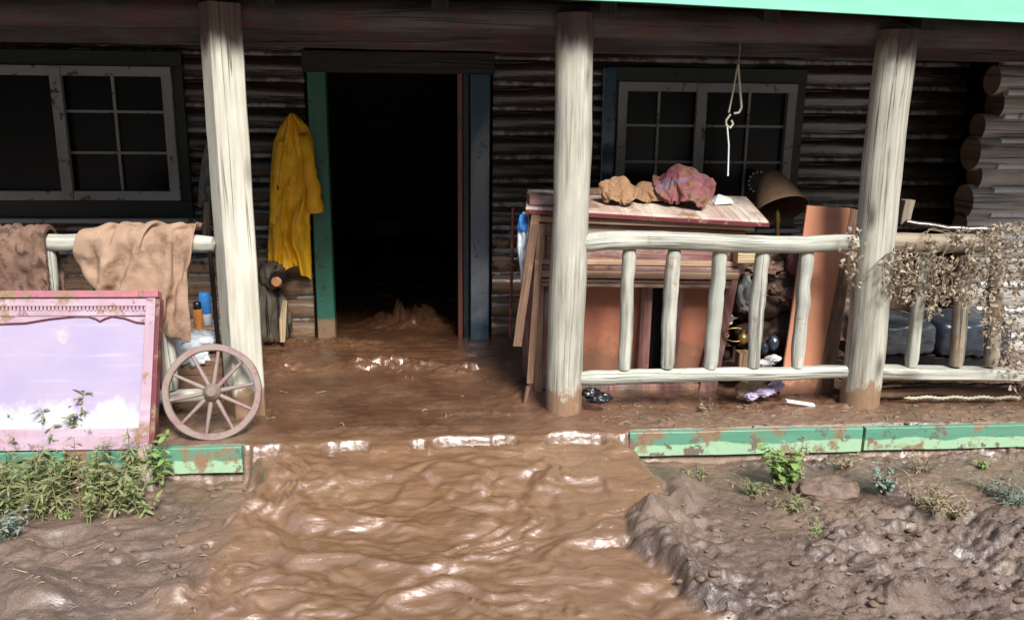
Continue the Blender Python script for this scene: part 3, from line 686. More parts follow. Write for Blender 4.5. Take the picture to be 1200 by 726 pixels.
def crumple(mb, c, rad, seed, amp=.25, sub=4, fq=2.2, rot=0, flat=None):
    bm = bmesh.new(); bmesh.ops.create_icosphere(bm, subdivisions=sub, radius=1)
    Rz = Matrix.Rotation(rot, 3, 'Z'); c = V(c)
    vs = []
    for v in bm.verts:
        n = v.co.normalized(); q = n*fq*.62+V((seed*3.7, seed, -seed))
        wv = V((mn.noise(q*.9), mn.noise(q*.9+V((9, 0, 0))), mn.noise(q*.9+V((0, 9, 0)))))
        ph = (n.x*sin(seed)+n.z*cos(seed)+n.y*.6)*fq*2.1+5*wv.x+3*wv.y
        d = 1+amp*.9*mn.noise(q*1.1+wv*1.3)+amp*.2*(1-2*abs(sin(ph)))*(.4+abs(wv.z)*2)+amp*.16*mn.noise(q*3.2+wv*3)
        p = n*d; p = V((p.x*rad[0], p.y*rad[1], p.z*rad[2]))
        if flat is not None: p.z = max(p.z, -rad[2]*flat)
        vs.append(c+Rz @ p)
    fs = [[v.index for v in f.verts] for f in bm.faces]
    mb.add(vs, fs, [[(vs[i].x, vs[i].z) for i in f] for f in fs], True); bm.free()
def drape(mb, xs, prof_front, prof_back, z_rail, seed, amp=.02, nv=40, nu=70, y0=RY, r=.055, th=.008, skew=0, rough=0):
    """cloth over a rail at y0: closed double sheet. prof_front(u), prof_back(u): hang length"""
    O = []; I = []
    for i in range(nu+1):
        u = i/nu; x = lerp(xs[0], xs[1], u); hf, hbk = prof_front(u), prof_back(u); zr = z_rail(x); ro = []; ri = []
        for j in range(nv+1):
            s = j/nv; L = hbk+pi*r+hf; q = s*L
            if q < hbk: base = V((x, y0+r, zr-(hbk-q))); nr = V((0, 1, 0)); dn = (hbk-q)
            elif q < hbk+pi*r: a = (q-hbk)/r; base = V((x, y0+r*cos(a), zr+r*sin(a))); nr = V((0, cos(a), sin(a))); dn = 0
            else: base = V((x, y0-r, zr-(q-hbk-pi*r))); nr = V((0, -1, 0)); dn = q-hbk-pi*r
            k = .25+min(1, dn*4)
            f = amp*k*(sin(u*17+seed+2.5*fb((u*3, dn*2, seed), 1, 1, 2)+dn*3)+.6*fb((u*9, dn*3, seed), 1.2, 4, 4))+rough*fb((x, base.z, seed), 25, 2, 4)
            f += .012+amp*.7*k; base = base+V((skew*dn*(u-.5)+.015*fb((u*4, dn*6, 2), 1.3, seed, 2)*k, 0, 0))
            ro.append(base+nr*f); ri.append(base+nr*(f-th))
        O.append(ro); I.append(ri)
    mb.grid([a+b[::-1] for a, b in zip(O, I)], True)
    mb.grid([O[0], I[0]]); mb.grid([I[-1], O[-1]])

# settled folds of two pieces of cloth: rows of x, y, z in millimetres
CLOTH = {'blanket': [
 [-387,79,85,-374,71,74,-354,75,56,-310,89,50,-284,93,60,-263,106,81,-232,78,66,-217,53,57,-198,67,47,-159,67,29,-164,79,38,-140,107,74,-117,112,54,-107,103,30,-68,103,26,-53,109,54,-35,135,44,1,151,60,-7,130,45,-11,94,25,7,79,5,28,86,15,14,104,20,32,106,6,34,105,-25],
 [-363,60,86,-364,44,67,-342,49,62,-295,68,54,-262,81,50,-255,78,84,-219,74,79,-201,66,58,-186,49,37,-157,60,47,-138,73,43,-129,96,66,-92,98,65,-93,77,37,-65,85,40,-38,100,30,-14,115,41,1,123,55,20,134,41,4,86,33,20,55,8,30,77,-5,42,101,30,52,125,0,52,96,-8],
 [-346,37,95,-351,19,68,-324,39,81,-283,54,49,-258,61,69,-233,62,77,-216,58,77,-189,57,85,-173,29,53,-146,45,44,-125,62,55,-117,72,80,-94,79,79,-70,74,51,-46,65,38,-30,73,36,9,97,50,20,123,78,41,116,55,23,66,46,47,60,19,53,76,-3,71,106,21,78,125,8,80,88,-1],
 [-341,13,102,-331,9,79,-304,16,74,-269,29,50,-257,38,64,-223,35,78,-203,37,94,-186,36,84,-147,26,70,-128,32,61,-107,51,41,-101,49,90,-75,68,94,-55,59,62,-29,41,46,-15,61,54,19,73,60,34,101,89,41,90,72,49,52,49,61,67,32,78,89,13,84,103,34,101,119,24,107,88,5],
 [-344,-13,93,-312,-7,91,-287,5,85,-250,14,55,-230,35,53,-232,12,94,-192,14,102,-172,11,80,-123,25,80,-107,14,55,-80,47,52,-77,36,94,-66,43,107,-34,46,78,-17,36,55,-2,44,54,20,56,70,48,73,96,66,78,77,80,43,49,86,58,38,101,87,31,110,94,47,124,111,44,131,74,17],
 [-340,-31,70,-310,-27,71,-278,-8,67,-234,1,71,-211,13,56,-218,-13,84,-188,-8,99,-157,-3,89,-110,-1,83,-85,5,71,-57,32,63,-84,10,99,-60,17,105,-14,32,96,1,14,55,21,35,66,42,37,74,68,55,86,91,67,89,108,37,50,113,62,27,123,87,50,124,85,71,146,99,58,160,66,25],
 [-331,-51,54,-306,-36,48,-266,-33,67,-223,-19,63,-197,-12,58,-193,-32,76,-178,-32,88,-142,-24,89,-98,-21,80,-73,-3,74,-35,16,73,-68,-13,91,-49,-9,104,-8,9,88,21,-2,69,40,15,74,65,23,79,78,32,98,108,46,100,125,57,56,139,50,29,147,73,63,145,71,85,168,81,68,189,61,31],
 [-322,-51,25,-298,-57,38,-257,-50,46,-215,-45,56,-194,-28,52,-170,-44,68,-166,-59,78,-133,-44,72,-87,-32,61,-63,-27,67,-23,-8,64,-58,-38,82,-38,-31,91,-1,-13,71,29,-15,79,57,-8,83,69,-2,82,87,5,93,125,21,98,133,42,58,152,46,50,168,56,71,168,54,96,187,60,71,219,59,37],
 [-315,-65,5,-290,-63,13,-247,-53,21,-209,-63,33,-183,-48,40,-177,-58,49,-159,-73,55,-125,-64,57,-83,-45,50,-59,-43,42,-16,-30,49,-49,-59,66,-24,-56,80,12,-37,59,30,-36,69,55,-20,63,93,-20,80,101,-18,104,123,2,82,148,22,54,166,30,47,161,29,73,190,35,100,209,49,80,247,61,45],
 [-301,-68,-21,-283,-81,-2,-242,-58,2,-204,-59,8,-177,-54,14,-177,-68,18,-155,-74,26,-117,-56,30,-82,-54,22,-58,-65,34,-12,-54,32,-36,-75,46,-10,-65,56,8,-65,57,42,-59,63,58,-33,53,102,-45,74,119,-38,92,111,-15,65,155,4,71,173,11,64,170,0,76,199,12,84,227,31,77,267,40,50],
 [-294,-86,-41,-268,-79,-26,-239,-60,-27,-198,-58,-21,-171,-55,-13,-172,-69,-10,-150,-76,-3,-114,-58,2,-77,-75,3,-55,-72,4,-10,-58,8,-24,-82,20,3,-73,32,20,-76,31,51,-68,37,75,-46,35,103,-66,66,128,-55,68,122,-33,47,162,-24,64,184,-11,54,184,-26,70,215,-11,74,244,10,67,292,32,64],
 [-280,-89,-67,-256,-77,-53,-235,-47,-53,-195,-59,-50,-164,-48,-41,-169,-66,-38,-146,-77,-32,-112,-56,-28,-78,-67,-20,-51,-75,-18,-7,-63,-19,-12,-91,-5,17,-85,10,28,-75,5,55,-60,10,91,-65,26,107,-73,39,133,-68,43,129,-50,32,170,-49,52,193,-38,48,198,-50,60,231,-33,62,258,-13,56,308,8,67],
 [-267,-94,-92,-245,-76,-80,-229,-42,-81,-192,-55,-78,-159,-45,-69,-168,-66,-67,-144,-80,-61,-113,-57,-57,-70,-77,-47,-48,-67,-43,-10,-63,-44,2,-91,-31,28,-81,-17,34,-57,-18,63,-68,-12,101,-65,-1,109,-75,10,138,-80,17,141,-58,6,174,-70,31,202,-54,26,209,-70,42,235,-47,39,268,-40,55,321,-18,62],
 [-253,-95,-118,-235,-75,-107,-224,-36,-109,-190,-44,-104,-155,-44,-98,-167,-72,-95,-141,-89,-89,-110,-65,-85,-68,-79,-76,-46,-62,-71,-4,-69,-72,16,-94,-56,39,-80,-44,38,-56,-42,68,-53,-34,105,-60,-27,115,-77,-20,141,-92,-8,149,-66,-20,186,-80,5,208,-77,12,220,-83,17,251,-67,25,276,-55,35,330,-43,49],
 [-245,-77,-139,-224,-79,-134,-221,-35,-138,-187,-50,-130,-153,-46,-127,-166,-78,-123,-144,-86,-119,-106,-76,-111,-63,-64,-101,-41,-72,-96,-8,-80,-97,29,-98,-82,49,-82,-71,44,-52,-71,72,-50,-59,109,-58,-53,125,-86,-54,156,-85,-47,181,-93,-36,194,-65,-43,220,-71,-44,240,-50,-30,264,-48,-39,297,-51,-37,352,-61,-26],
 [-239,-68,-166,-222,-91,-162,-215,-41,-166,-180,-40,-158,-153,-53,-156,-163,-81,-152,-137,-97,-145,-109,-73,-140,-59,-58,-130,-37,-79,-125,3,-66,-116,34,-98,-106,59,-91,-98,48,-52,-100,83,-56,-84,114,-45,-79,136,-91,-81,158,-94,-75,197,-93,-61,199,-77,-65,222,-60,-65,234,-38,-58,278,-61,-61,299,-51,-60,355,-52,-51],
 [-239,-67,-196,-219,-91,-192,-198,-54,-187,-174,-34,-186,-155,-60,-183,-159,-82,-181,-135,-100,-171,-109,-75,-169,-57,-59,-159,-32,-78,-153,3,-70,-145,41,-89,-132,58,-110,-120,62,-61,-125,89,-47,-110,117,-47,-108,152,-82,-99,164,-111,-97,203,-102,-88,198,-71,-90,219,-55,-95,240,-25,-84,281,-52,-89,300,-33,-77,355,-39,-77],
 [-239,-70,-225,-210,-81,-217,-192,-65,-213,-173,-36,-215,-151,-53,-212,-152,-80,-210,-135,-94,-199,-102,-88,-194,-55,-62,-187,-24,-72,-179,5,-79,-173,42,-101,-158,68,-112,-147,76,-69,-143,96,-47,-139,121,-61,-133,145,-87,-124,170,-108,-125,207,-112,-116,193,-57,-114,222,-61,-120,243,-20,-112,286,-29,-106,307,-38,-103,353,-25,-103],
 [-238,-73,-255,-210,-92,-244,-182,-77,-238,-172,-51,-241,-145,-40,-238,-136,-78,-235,-129,-97,-227,-102,-80,-220,-52,-67,-216,-24,-74,-208,7,-82,-196,48,-99,-178,74,-108,-176,86,-78,-169,102,-48,-168,124,-69,-161,146,-93,-154,187,-97,-145,213,-115,-145,193,-60,-144,227,-51,-140,242,-22,-142,292,-29,-135,318,-47,-128,344,-5,-121],
 [-238,-79,-284,-207,-93,-273,-174,-88,-265,-173,-39,-268,-145,-52,-263,-138,-69,-261,-125,-98,-256,-102,-80,-249,-51,-72,-244,-23,-75,-237,9,-72,-222,48,-107,-206,79,-102,-198,107,-82,-189,107,-64,-189,130,-55,-185,162,-89,-177,185,-99,-174,216,-106,-172,204,-69,-169,225,-49,-167,246,-24,-170,288,-49,-154,319,-40,-156,339,1,-150],
 [-240,-84,-314,-204,-100,-301,-170,-98,-292,-173,-43,-297,-141,-41,-287,-116,-69,-279,-121,-87,-282,-97,-93,-273,-52,-75,-273,-14,-92,-259,13,-78,-250,50,-98,-230,81,-114,-221,114,-96,-214,106,-61,-215,133,-56,-215,154,-94,-205,196,-113,-196,217,-94,-192,214,-82,-193,242,-52,-183,243,-25,-185,290,-52,-183,318,-31,-177,327,8,-167],
 [-244,-89,-344,-200,-101,-330,-169,-102,-322,-169,-53,-324,-136,-38,-315,-105,-55,-304,-125,-97,-309,-97,-86,-301,-52,-96,-292,-10,-79,-280,18,-87,-274,54,-92,-259,87,-107,-249,119,-113,-239,111,-59,-243,137,-71,-234,176,-76,-215,202,-96,-219,226,-114,-213,238,-75,-206,233,-54,-209,244,-28,-212,288,-42,-210,313,-18,-203,312,19,-190],
 [-244,-89,-374,-196,-95,-359,-167,-105,-351,-164,-65,-352,-126,-51,-339,-97,-44,-331,-123,-90,-338,-92,-94,-327,-55,-87,-318,-5,-91,-307,16,-72,-299,60,-81,-285,95,-99,-273,123,-116,-267,120,-74,-269,151,-58,-255,178,-59,-240,203,-105,-244,236,-110,-240,229,-86,-231,227,-40,-231,256,-35,-233,278,-28,-234,299,-4,-220,314,25,-219],
 [-244,-83,-403,-194,-94,-389,-165,-103,-381,-153,-74,-378,-125,-43,-366,-94,-46,-360,-114,-79,-364,-88,-91,-355,-55,-74,-345,-3,-78,-331,24,-87,-322,62,-80,-307,101,-103,-294,119,-124,-285,132,-90,-292,162,-72,-272,187,-51,-266,220,-90,-258,242,-106,-261,252,-70,-240,241,-48,-254,235,-20,-248,272,-13,-252,294,6,-246,305,30,-245],
 [-243,-82,-433,-192,-97,-418,-160,-99,-409,-133,-82,-399,-117,-48,-392,-92,-39,-380,-101,-67,-387,-81,-96,-384,-50,-92,-367,-3,-81,-360,29,-86,-349,64,-78,-337,103,-103,-322,124,-122,-315,156,-106,-300,171,-64,-295,195,-56,-292,217,-95,-286,247,-93,-286,272,-74,-263,229,-40,-276,251,-20,-270,264,-10,-274,280,17,-270,286,37,-263],
 [-241,-81,-462,-190,-87,-443,-159,-103,-439,-120,-91,-424,-108,-54,-420,-86,-35,-408,-83,-56,-409,-70,-78,-404,-51,-103,-394,0,-91,-380,35,-81,-375,66,-78,-366,107,-114,-348,134,-102,-332,169,-119,-323,183,-70,-320,205,-67,-313,219,-79,-311,256,-68,-299,287,-72,-288,237,-46,-302,249,-18,-300,256,17,-278,278,30,-296,301,47,-285],
 [-237,-80,-492,-187,-77,-471,-154,-92,-465,-118,-99,-453,-106,-45,-447,-77,-37,-433,-58,-49,-424,-68,-87,-431,-41,-97,-419,1,-109,-404,39,-94,-399,69,-81,-395,114,-107,-376,144,-99,-357,172,-116,-352,205,-76,-336,205,-46,-330,235,-60,-324,267,-76,-318,291,-60,-313,260,-37,-319,235,-7,-314,230,18,-295,279,34,-320,293,62,-308],
 [-232,-78,-521,-185,-66,-499,-146,-78,-488,-115,-88,-480,-89,-53,-470,-74,-29,-456,-45,-34,-446,-50,-83,-454,-43,-109,-447,-2,-113,-434,39,-102,-422,69,-87,-424,121,-95,-401,153,-85,-382,164,-105,-378,199,-67,-358,219,-43,-354,235,-46,-349,276,-63,-341,298,-59,-326,278,-15,-328,245,8,-331,220,30,-320,265,60,-326,298,63,-331],
], 'heap': [
 [-109,-242,58,-103,-229,41,-107,-223,25,-103,-213,29,-91,-207,14,-76,-216,39,-66,-201,50,-50,-186,39,-65,-166,26,-60,-164,14,-39,-165,33,-23,-181,36,-13,-195,53,1,-206,43,20,-209,51,34,-218,59,53,-228,71,75,-232,62,95,-220,70,108,-214,53,130,-208,43,145,-207,23,164,-189,20,187,-188,31,196,-176,13,207,-163,32],
 [-133,-234,53,-124,-229,45,-123,-214,31,-113,-198,23,-95,-195,31,-92,-199,41,-75,-185,41,-54,-177,57,-50,-157,35,-50,-143,15,-27,-162,20,-21,-170,49,-3,-181,48,9,-194,62,25,-193,53,48,-205,48,66,-209,63,76,-218,77,89,-200,63,118,-198,64,117,-192,42,137,-188,32,162,-187,44,182,-175,46,199,-164,24,218,-166,16],
 [-147,-215,42,-129,-207,60,-141,-201,41,-119,-191,42,-109,-178,27,-98,-175,43,-80,-178,63,-62,-159,57,-41,-147,49,-41,-128,27,-32,-148,33,-7,-156,48,-3,-175,67,18,-176,59,30,-190,71,55,-186,65,64,-199,80,86,-194,73,104,-201,86,111,-181,69,125,-173,52,135,-183,55,146,-170,43,168,-165,33,191,-156,19,215,-145,17],
 [-164,-208,56,-151,-198,63,-140,-183,57,-132,-172,37,-109,-170,50,-96,-150,40,-86,-162,61,-61,-159,74,-40,-149,60,-40,-121,47,-20,-136,44,-21,-158,67,5,-161,73,20,-180,81,38,-167,68,59,-170,82,65,-187,100,85,-186,90,104,-177,79,129,-178,84,132,-158,66,146,-167,68,162,-167,60,170,-147,41,190,-152,38,214,-144,33],
 [-178,-196,70,-164,-180,57,-143,-172,70,-130,-158,55,-118,-154,52,-99,-158,62,-81,-139,61,-64,-148,75,-50,-135,63,-33,-128,65,-24,-134,61,-2,-144,74,0,-172,89,19,-165,96,31,-156,87,50,-170,100,73,-169,96,88,-177,110,104,-164,97,123,-155,82,147,-153,84,159,-149,75,171,-165,76,186,-148,57,196,-131,39,212,-135,46],
 [-181,-176,59,-161,-175,79,-153,-154,62,-130,-153,73,-117,-134,59,-104,-146,70,-86,-144,79,-62,-130,85,-49,-129,83,-39,-109,73,-17,-123,79,-21,-152,88,-1,-164,109,14,-148,95,34,-158,107,54,-154,99,69,-165,112,89,-158,104,108,-159,115,132,-158,103,138,-138,91,161,-136,89,183,-151,88,174,-130,65,194,-116,55,211,-130,66],
 [-190,-171,64,-172,-162,75,-147,-150,81,-138,-137,67,-125,-126,79,-112,-138,90,-88,-118,81,-77,-131,100,-59,-118,89,-44,-108,97,-28,-125,98,-12,-137,100,-4,-145,104,13,-145,112,33,-141,105,53,-146,116,73,-146,119,84,-145,122,103,-144,109,125,-138,109,143,-139,111,164,-126,107,185,-139,105,176,-120,85,190,-112,70,217,-108,71],
 [-201,-156,70,-182,-146,81,-158,-137,91,-148,-120,73,-127,-119,90,-106,-118,87,-87,-124,104,-72,-107,98,-59,-116,108,-46,-104,107,-31,-111,113,-31,-138,114,-10,-142,127,9,-129,115,30,-141,121,54,-133,118,67,-142,132,90,-147,136,96,-130,116,121,-121,115,141,-130,125,164,-133,130,184,-122,119,176,-107,96,197,-96,87,217,-113,91],
 [-207,-148,86,-187,-133,73,-161,-127,76,-145,-110,79,-123,-97,83,-98,-97,93,-96,-110,115,-76,-105,119,-64,-97,117,-56,-110,129,-37,-109,134,-37,-134,135,-17,-124,126,6,-133,135,30,-122,126,51,-139,137,70,-124,128,88,-129,142,104,-126,129,117,-122,133,140,-120,135,152,-115,132,174,-108,126,179,-98,118,203,-99,110,220,-95,102],
 [-209,-129,79,-185,-126,91,-170,-111,73,-144,-101,83,-130,-105,106,-106,-86,109,-87,-88,120,-91,-101,139,-70,-84,135,-65,-103,150,-53,-108,148,-37,-117,145,-15,-125,151,3,-111,141,22,-122,146,46,-132,154,66,-123,144,83,-114,135,104,-119,148,122,-104,129,137,-112,144,159,-123,151,176,-110,145,195,-103,132,199,-95,126,222,-100,120],
 [-211,-127,98,-193,-110,88,-168,-94,80,-148,-98,100,-126,-88,98,-114,-81,125,-91,-72,130,-86,-81,146,-77,-90,157,-59,-84,160,-43,-93,161,-34,-116,167,-18,-105,153,4,-110,160,23,-104,152,44,-112,158,65,-115,159,78,-109,146,100,-106,141,125,-93,131,149,-94,138,163,-106,162,183,-112,155,207,-117,148,210,-94,146,226,-91,131],
 [-210,-110,92,-187,-113,107,-170,-92,95,-149,-84,91,-136,-85,112,-114,-65,121,-98,-69,141,-87,-63,150,-84,-77,171,-63,-85,178,-41,-85,178,-32,-104,186,-19,-95,168,4,-90,158,24,-101,168,45,-96,153,60,-95,153,81,-99,162,101,-92,151,125,-82,143,141,-96,155,170,-89,162,184,-107,174,206,-111,171,227,-103,160,218,-84,148],
 [-206,-95,94,-193,-98,117,-172,-84,107,-151,-71,101,-133,-69,107,-128,-70,137,-106,-62,152,-96,-63,165,-80,-66,177,-59,-65,178,-53,-78,195,-33,-86,200,-19,-80,184,5,-88,181,22,-77,164,44,-76,162,63,-92,173,77,-84,162,102,-79,154,126,-80,163,148,-79,158,161,-94,182,185,-98,192,199,-91,180,219,-85,171,230,-75,158],
 [-214,-81,103,-191,-78,108,-184,-72,100,-164,-70,111,-143,-57,113,-118,-49,128,-105,-50,155,-99,-53,176,-81,-55,178,-71,-61,199,-51,-58,199,-30,-67,205,-11,-75,204,1,-65,184,25,-73,185,45,-69,177,64,-72,174,82,-86,180,109,-84,177,124,-63,172,143,-75,176,165,-78,183,189,-81,183,202,-72,192,203,-68,170,221,-64,153],
 [-221,-75,122,-198,-67,122,-177,-56,112,-162,-53,96,-154,-56,120,-135,-54,143,-114,-46,162,-96,-34,174,-90,-46,197,-71,-42,200,-58,-50,215,-36,-59,220,-19,-55,207,4,-56,204,25,-51,191,43,-68,198,66,-78,197,85,-66,183,101,-66,184,123,-65,187,145,-64,195,166,-67,201,174,-61,184,193,-56,182,204,-50,175,222,-42,161],
 [-219,-58,112,-204,-49,130,-189,-43,114,-171,-45,115,-152,-38,118,-130,-37,135,-118,-35,163,-114,-35,189,-92,-38,204,-77,-36,215,-59,-31,213,-42,-39,225,-23,-39,223,-6,-33,209,20,-42,212,44,-52,214,66,-56,198,86,-61,204,105,-56,190,117,-47,188,138,-52,207,153,-58,194,166,-48,182,178,-57,167,200,-51,163,213,-46,149],
 [-228,-43,124,-208,-33,117,-186,-32,129,-168,-24,109,-162,-31,126,-144,-26,145,-127,-27,167,-110,-17,184,-102,-23,210,-80,-14,209,-69,-17,228,-45,-17,228,-29,-24,236,-7,-28,233,16,-27,218,37,-29,205,61,-41,215,86,-44,216,102,-36,196,120,-29,206,136,-32,197,157,-42,189,157,-59,167,177,-45,159,193,-53,151,203,-33,154],
 [-231,-22,115,-216,-16,134,-190,-15,130,-173,-15,115,-150,-10,121,-150,-12,151,-129,-11,167,-128,-8,193,-108,-5,204,-91,1,222,-70,4,221,-58,0,240,-35,-5,234,-17,-9,222,10,-7,226,37,-9,217,57,-22,231,83,-22,220,82,-33,206,104,-22,191,124,-41,178,147,-30,176,158,-37,167,167,-49,147,179,-41,145,200,-36,140],
 [-232,-1,127,-211,1,116,-196,6,133,-181,6,115,-166,3,132,-148,7,149,-131,7,171,-121,9,183,-111,12,205,-89,17,209,-81,21,230,-63,18,226,-41,18,234,-23,12,222,5,9,218,32,9,231,58,1,224,64,-15,205,86,-11,192,93,-29,175,123,-27,177,138,-27,169,146,-50,158,160,-33,149,180,-42,130,193,-26,141],
 [-236,22,117,-216,18,128,-199,23,114,-177,17,121,-178,22,147,-151,18,152,-147,27,175,-124,21,181,-111,32,197,-98,38,214,-74,33,215,-62,41,233,-45,33,220,-22,32,229,7,26,227,23,10,208,48,1,205,57,-1,198,72,-8,181,98,-6,170,114,-26,158,135,-17,155,149,-33,143,153,-47,134,168,-28,130,182,-11,132],
 [-238,47,122,-217,42,133,-203,45,122,-183,42,128,-161,38,139,-157,39,161,-135,39,156,-116,37,167,-106,36,187,-88,45,200,-78,52,218,-58,42,215,-40,52,229,-28,41,212,0,30,211,30,33,210,40,18,192,62,13,185,67,4,166,89,-11,153,115,0,161,117,-24,143,141,-26,129,155,-44,125,164,-25,119,184,-24,116],
 [-238,55,140,-216,63,128,-195,55,142,-176,59,127,-166,55,150,-145,56,149,-134,56,171,-115,49,164,-101,55,180,-93,64,201,-67,60,200,-53,62,216,-36,51,209,-17,59,219,5,43,209,17,22,192,36,35,191,66,25,178,88,15,177,92,7,148,115,0,143,126,-5,137,124,-27,116,143,-47,106,154,-34,103,169,-16,107],
 [-239,77,143,-214,74,147,-195,69,134,-182,80,138,-168,78,156,-152,75,164,-129,80,167,-114,69,157,-96,73,171,-82,66,180,-68,78,196,-51,72,199,-35,71,205,-16,56,201,8,58,195,22,40,186,39,41,181,66,27,165,88,31,162,112,22,150,119,11,127,142,-4,130,144,-20,107,136,-29,93,158,-36,89,178,-37,95],
 [-239,84,131,-213,95,141,-197,83,123,-178,96,141,-158,88,138,-145,98,159,-128,85,146,-109,92,161,-92,78,162,-82,86,180,-62,74,178,-47,86,186,-28,73,188,-14,72,196,-3,58,175,17,60,180,38,46,163,67,47,152,88,33,143,107,30,135,133,22,136,144,6,118,152,-10,103,143,-10,83,162,-16,87,185,-25,86],
 [-242,97,144,-219,100,127,-189,103,122,-172,98,123,-154,106,145,-136,98,136,-120,106,151,-103,98,142,-87,97,157,-73,81,162,-59,94,173,-41,78,170,-28,88,181,-5,86,185,13,72,178,19,52,162,49,61,171,72,55,158,93,51,140,119,41,142,129,30,122,144,15,109,162,7,95,150,-5,77,163,-21,65,181,-12,81],
 [-239,109,130,-210,118,136,-193,115,112,-171,116,117,-153,122,132,-134,118,146,-115,116,132,-98,119,152,-82,110,144,-67,100,157,-52,83,153,-34,95,160,-18,76,165,-3,93,166,18,83,165,29,66,147,56,73,153,86,69,156,105,59,147,121,51,128,144,41,127,161,27,110,152,21,86,157,11,64,171,-6,75,190,1,65],
]}
def cloth_pts(n): return [[V(r[i:i+3])/1000 for i in range(0, len(r), 3)] for r in CLOTH[n]]
def cloth_obj(nm, n, xf, m, lab, cat, th=.005):
    a = cloth_pts(n); P = [[xf(V(p)) for p in row] for row in a]; mb = MB(); mb.grid(P)
    o = tag(obj(nm, mb, m), lab, cat); md = o.modifiers.new('thick', 'SOLIDIFY'); md.thickness = th; md.offset = 0
    md = o.modifiers.new('smooth', 'SUBSURF'); md.levels = md.render_levels = 2; return o

# ---------------------------------------------------------------- yellow coat on the wall
rows = [(133, 340, 346), (138, 335, 351), (148, 328, 361), (165, 321, 367), (190, 318, 368), (225, 316, 368), (255, 316, 363), (285, 314, 364), (306, 314, 365), (318, 318, 365)]
coat = thing('raincoat', 'mud-spotted yellow raincoat hanging on the log wall beside the door', 'raincoat', at(343, 315, WF-.08))
hang('coat_body', None, None, M['coat'], rows, WF-.09, .1, 3.2, 1.3, coat, hem=lambda u: -9*(1-u)+5*sin(u*7)+(6 if u > .75 else 0))
mb = MB(); Yc = WF-.17
rtube(mb, [at(357, 158, Yc+.04), at(363, 190, Yc), at(368, 222, Yc), at(370, 250, Yc)], .036, .055, 51, .4, 20, 24, .01, 0); obj('sleeve', mb, M['coat'], coat)
mb = MB(); rtube(mb, [at(329, 165, Yc+.05), at(325, 200, Yc+.03), at(322, 240, Yc+.03), at(321, 262, Yc+.03)], .028, .032, 52, .35, 18, 20, .01, 0); obj('sleeve', mb, M['coat'], coat)
mb = MB(); mb.tube([at(343, 134, WF-.02), at(343, 132, WF-.11), at(343, 129, WF-.12)], .006, 8); obj('coat_hook', mb, M['iron'], coat)
o = hang('grey_jacket', 'grey jacket hanging on the wall half hidden behind the left post', 'jacket', M['greycloth'], [(168, 241, 252), (185, 237, 262), (215, 233, 268), (242, 232, 270)], WF-.04, .05, 2, 4)
mb = MB(); b = at(243, 236, WF-.09); mb.beam(at(241, 282, WF-.09), b, (.02, 0, 0), (0, .02, 0), n=6, wob=.003); tag(obj('wooden_stake', mb, M['oldrail']), 'short weathered stake standing under the grey jacket behind the left post', 'stake')

# ---------------------------------------------------------------- things on the left rail
zr = lambda x: at(150, 284, RY).z
rc = at(161, 284, RY)
cloth_obj('draped_blanket', 'blanket', lambda p: V((rc.x+.03+(-p.x if p.x > -.27 else .27+(-p.x-.27)*.25)*.93, RY+p.y, rc.z+.004+p.z)), M['blanket'], 'muddy tan blanket hung in folds over the left porch rail', 'blanket', .007)
mb = MB(); drape(mb, (at(-70, 285, RY).x, at(60, 285, RY).x), lambda u: .36, lambda u: .3, lambda x: zr(x)+.015, 9., .012, 40, 70, r=.06, th=.02, rough=.022)
tag(obj('draped_rug', mb, M['rug']), 'dark brown mud-caked rug folded over the rail at the left picture edge', 'rug')
# pink headboard
hb = thing('bed_headboard', 'pink and lavender painted headboard leaning against the left railing', 'headboard', at(90, 530, -.66))
A = at(0, 342, -.36); B = at(183, 342, -.36); D = at(168, 527, -.64)
n_ = (B-A).cross(D-A).normalized()
if n_.y > 0: n_ = -n_
hp = lambda x, y, o=0: atp(x, y, A, n_, o)
back = -n_
def hslab(nm, pts, m, o, t, label=None):
    mb = MB(); mb.slab([hp(x, y, o) for x, y in pts], back*t); ob = obj(nm, mb, m, hb, label=label)
    md = ob.modifiers.new('bevel', 'BEVEL'); md.width = .003; md.segments = 2; return ob
hslab('panel', [(-230, 352), (176, 352), (168, 524), (-230, 524)], M['lavender'], 0, .02)
hslab('top_cap', [(-235, 342), (187, 341), (187, 349), (-235, 350)], M['pinkedge'], .03, .07)
hslab('top_frame', [(-230, 350), (182, 349), (181, 359), (-230, 360)], M['pink'], .016, .03)
hslab('lower_frame', [(-230, 365), (181, 363), (180, 370), (-230, 372)], M['pink'], .014, .03)
hslab('dentil_backing', [(-230, 359), (181, 358), (181, 364), (-230, 366)], M['maroon'], .006, .018)
mb = MB()
for i in range(62):
    x = -100+i*4.5
    if x < 178: mb.slab([hp(x, 359.5, .014), hp(x+2.6, 359.5, .014), hp(x+2.6, 365, .014), hp(x, 365, .014)], back*.006)
obj('dentil_moulding', mb, M['pink'], hb)
og = [(x, 371) for x in (181, -230)]
curve = [(-230, 378), (-60, 379), (0, 379), (30, 378), (60, 373), (90, 370), (104, 370), (113, 373), (118, 376), (123, 373), (132, 370), (146, 372), (160, 377), (180, 379)]
hslab('shaped_valance', og+curve, M['pink'], .008, .02)
mb = MB(); mb.tube([hp(x, y+.6, .008) for x, y in curve], .0035, 6); obj('valance_edge', mb, M['maroon'], hb)
hslab('bottom_frame', [(-230, 505), (170, 501), (169, 526), (-230, 531)], M['pink'], .015, .035)
hslab('stile', [(173, 349), (184, 349), (176, 520), (163, 524)], M['pink'], .022, .02)
hslab('stile_side', [(184.2, 350), (189, 350), (182, 517), (176.2, 520)], M['maroon'], .018, .06)
hslab('leg', [(163, 524), (179, 519), (182, 594), (162, 594)], M['oldrail'], .02, .05, 'muddy brown headboard leg')
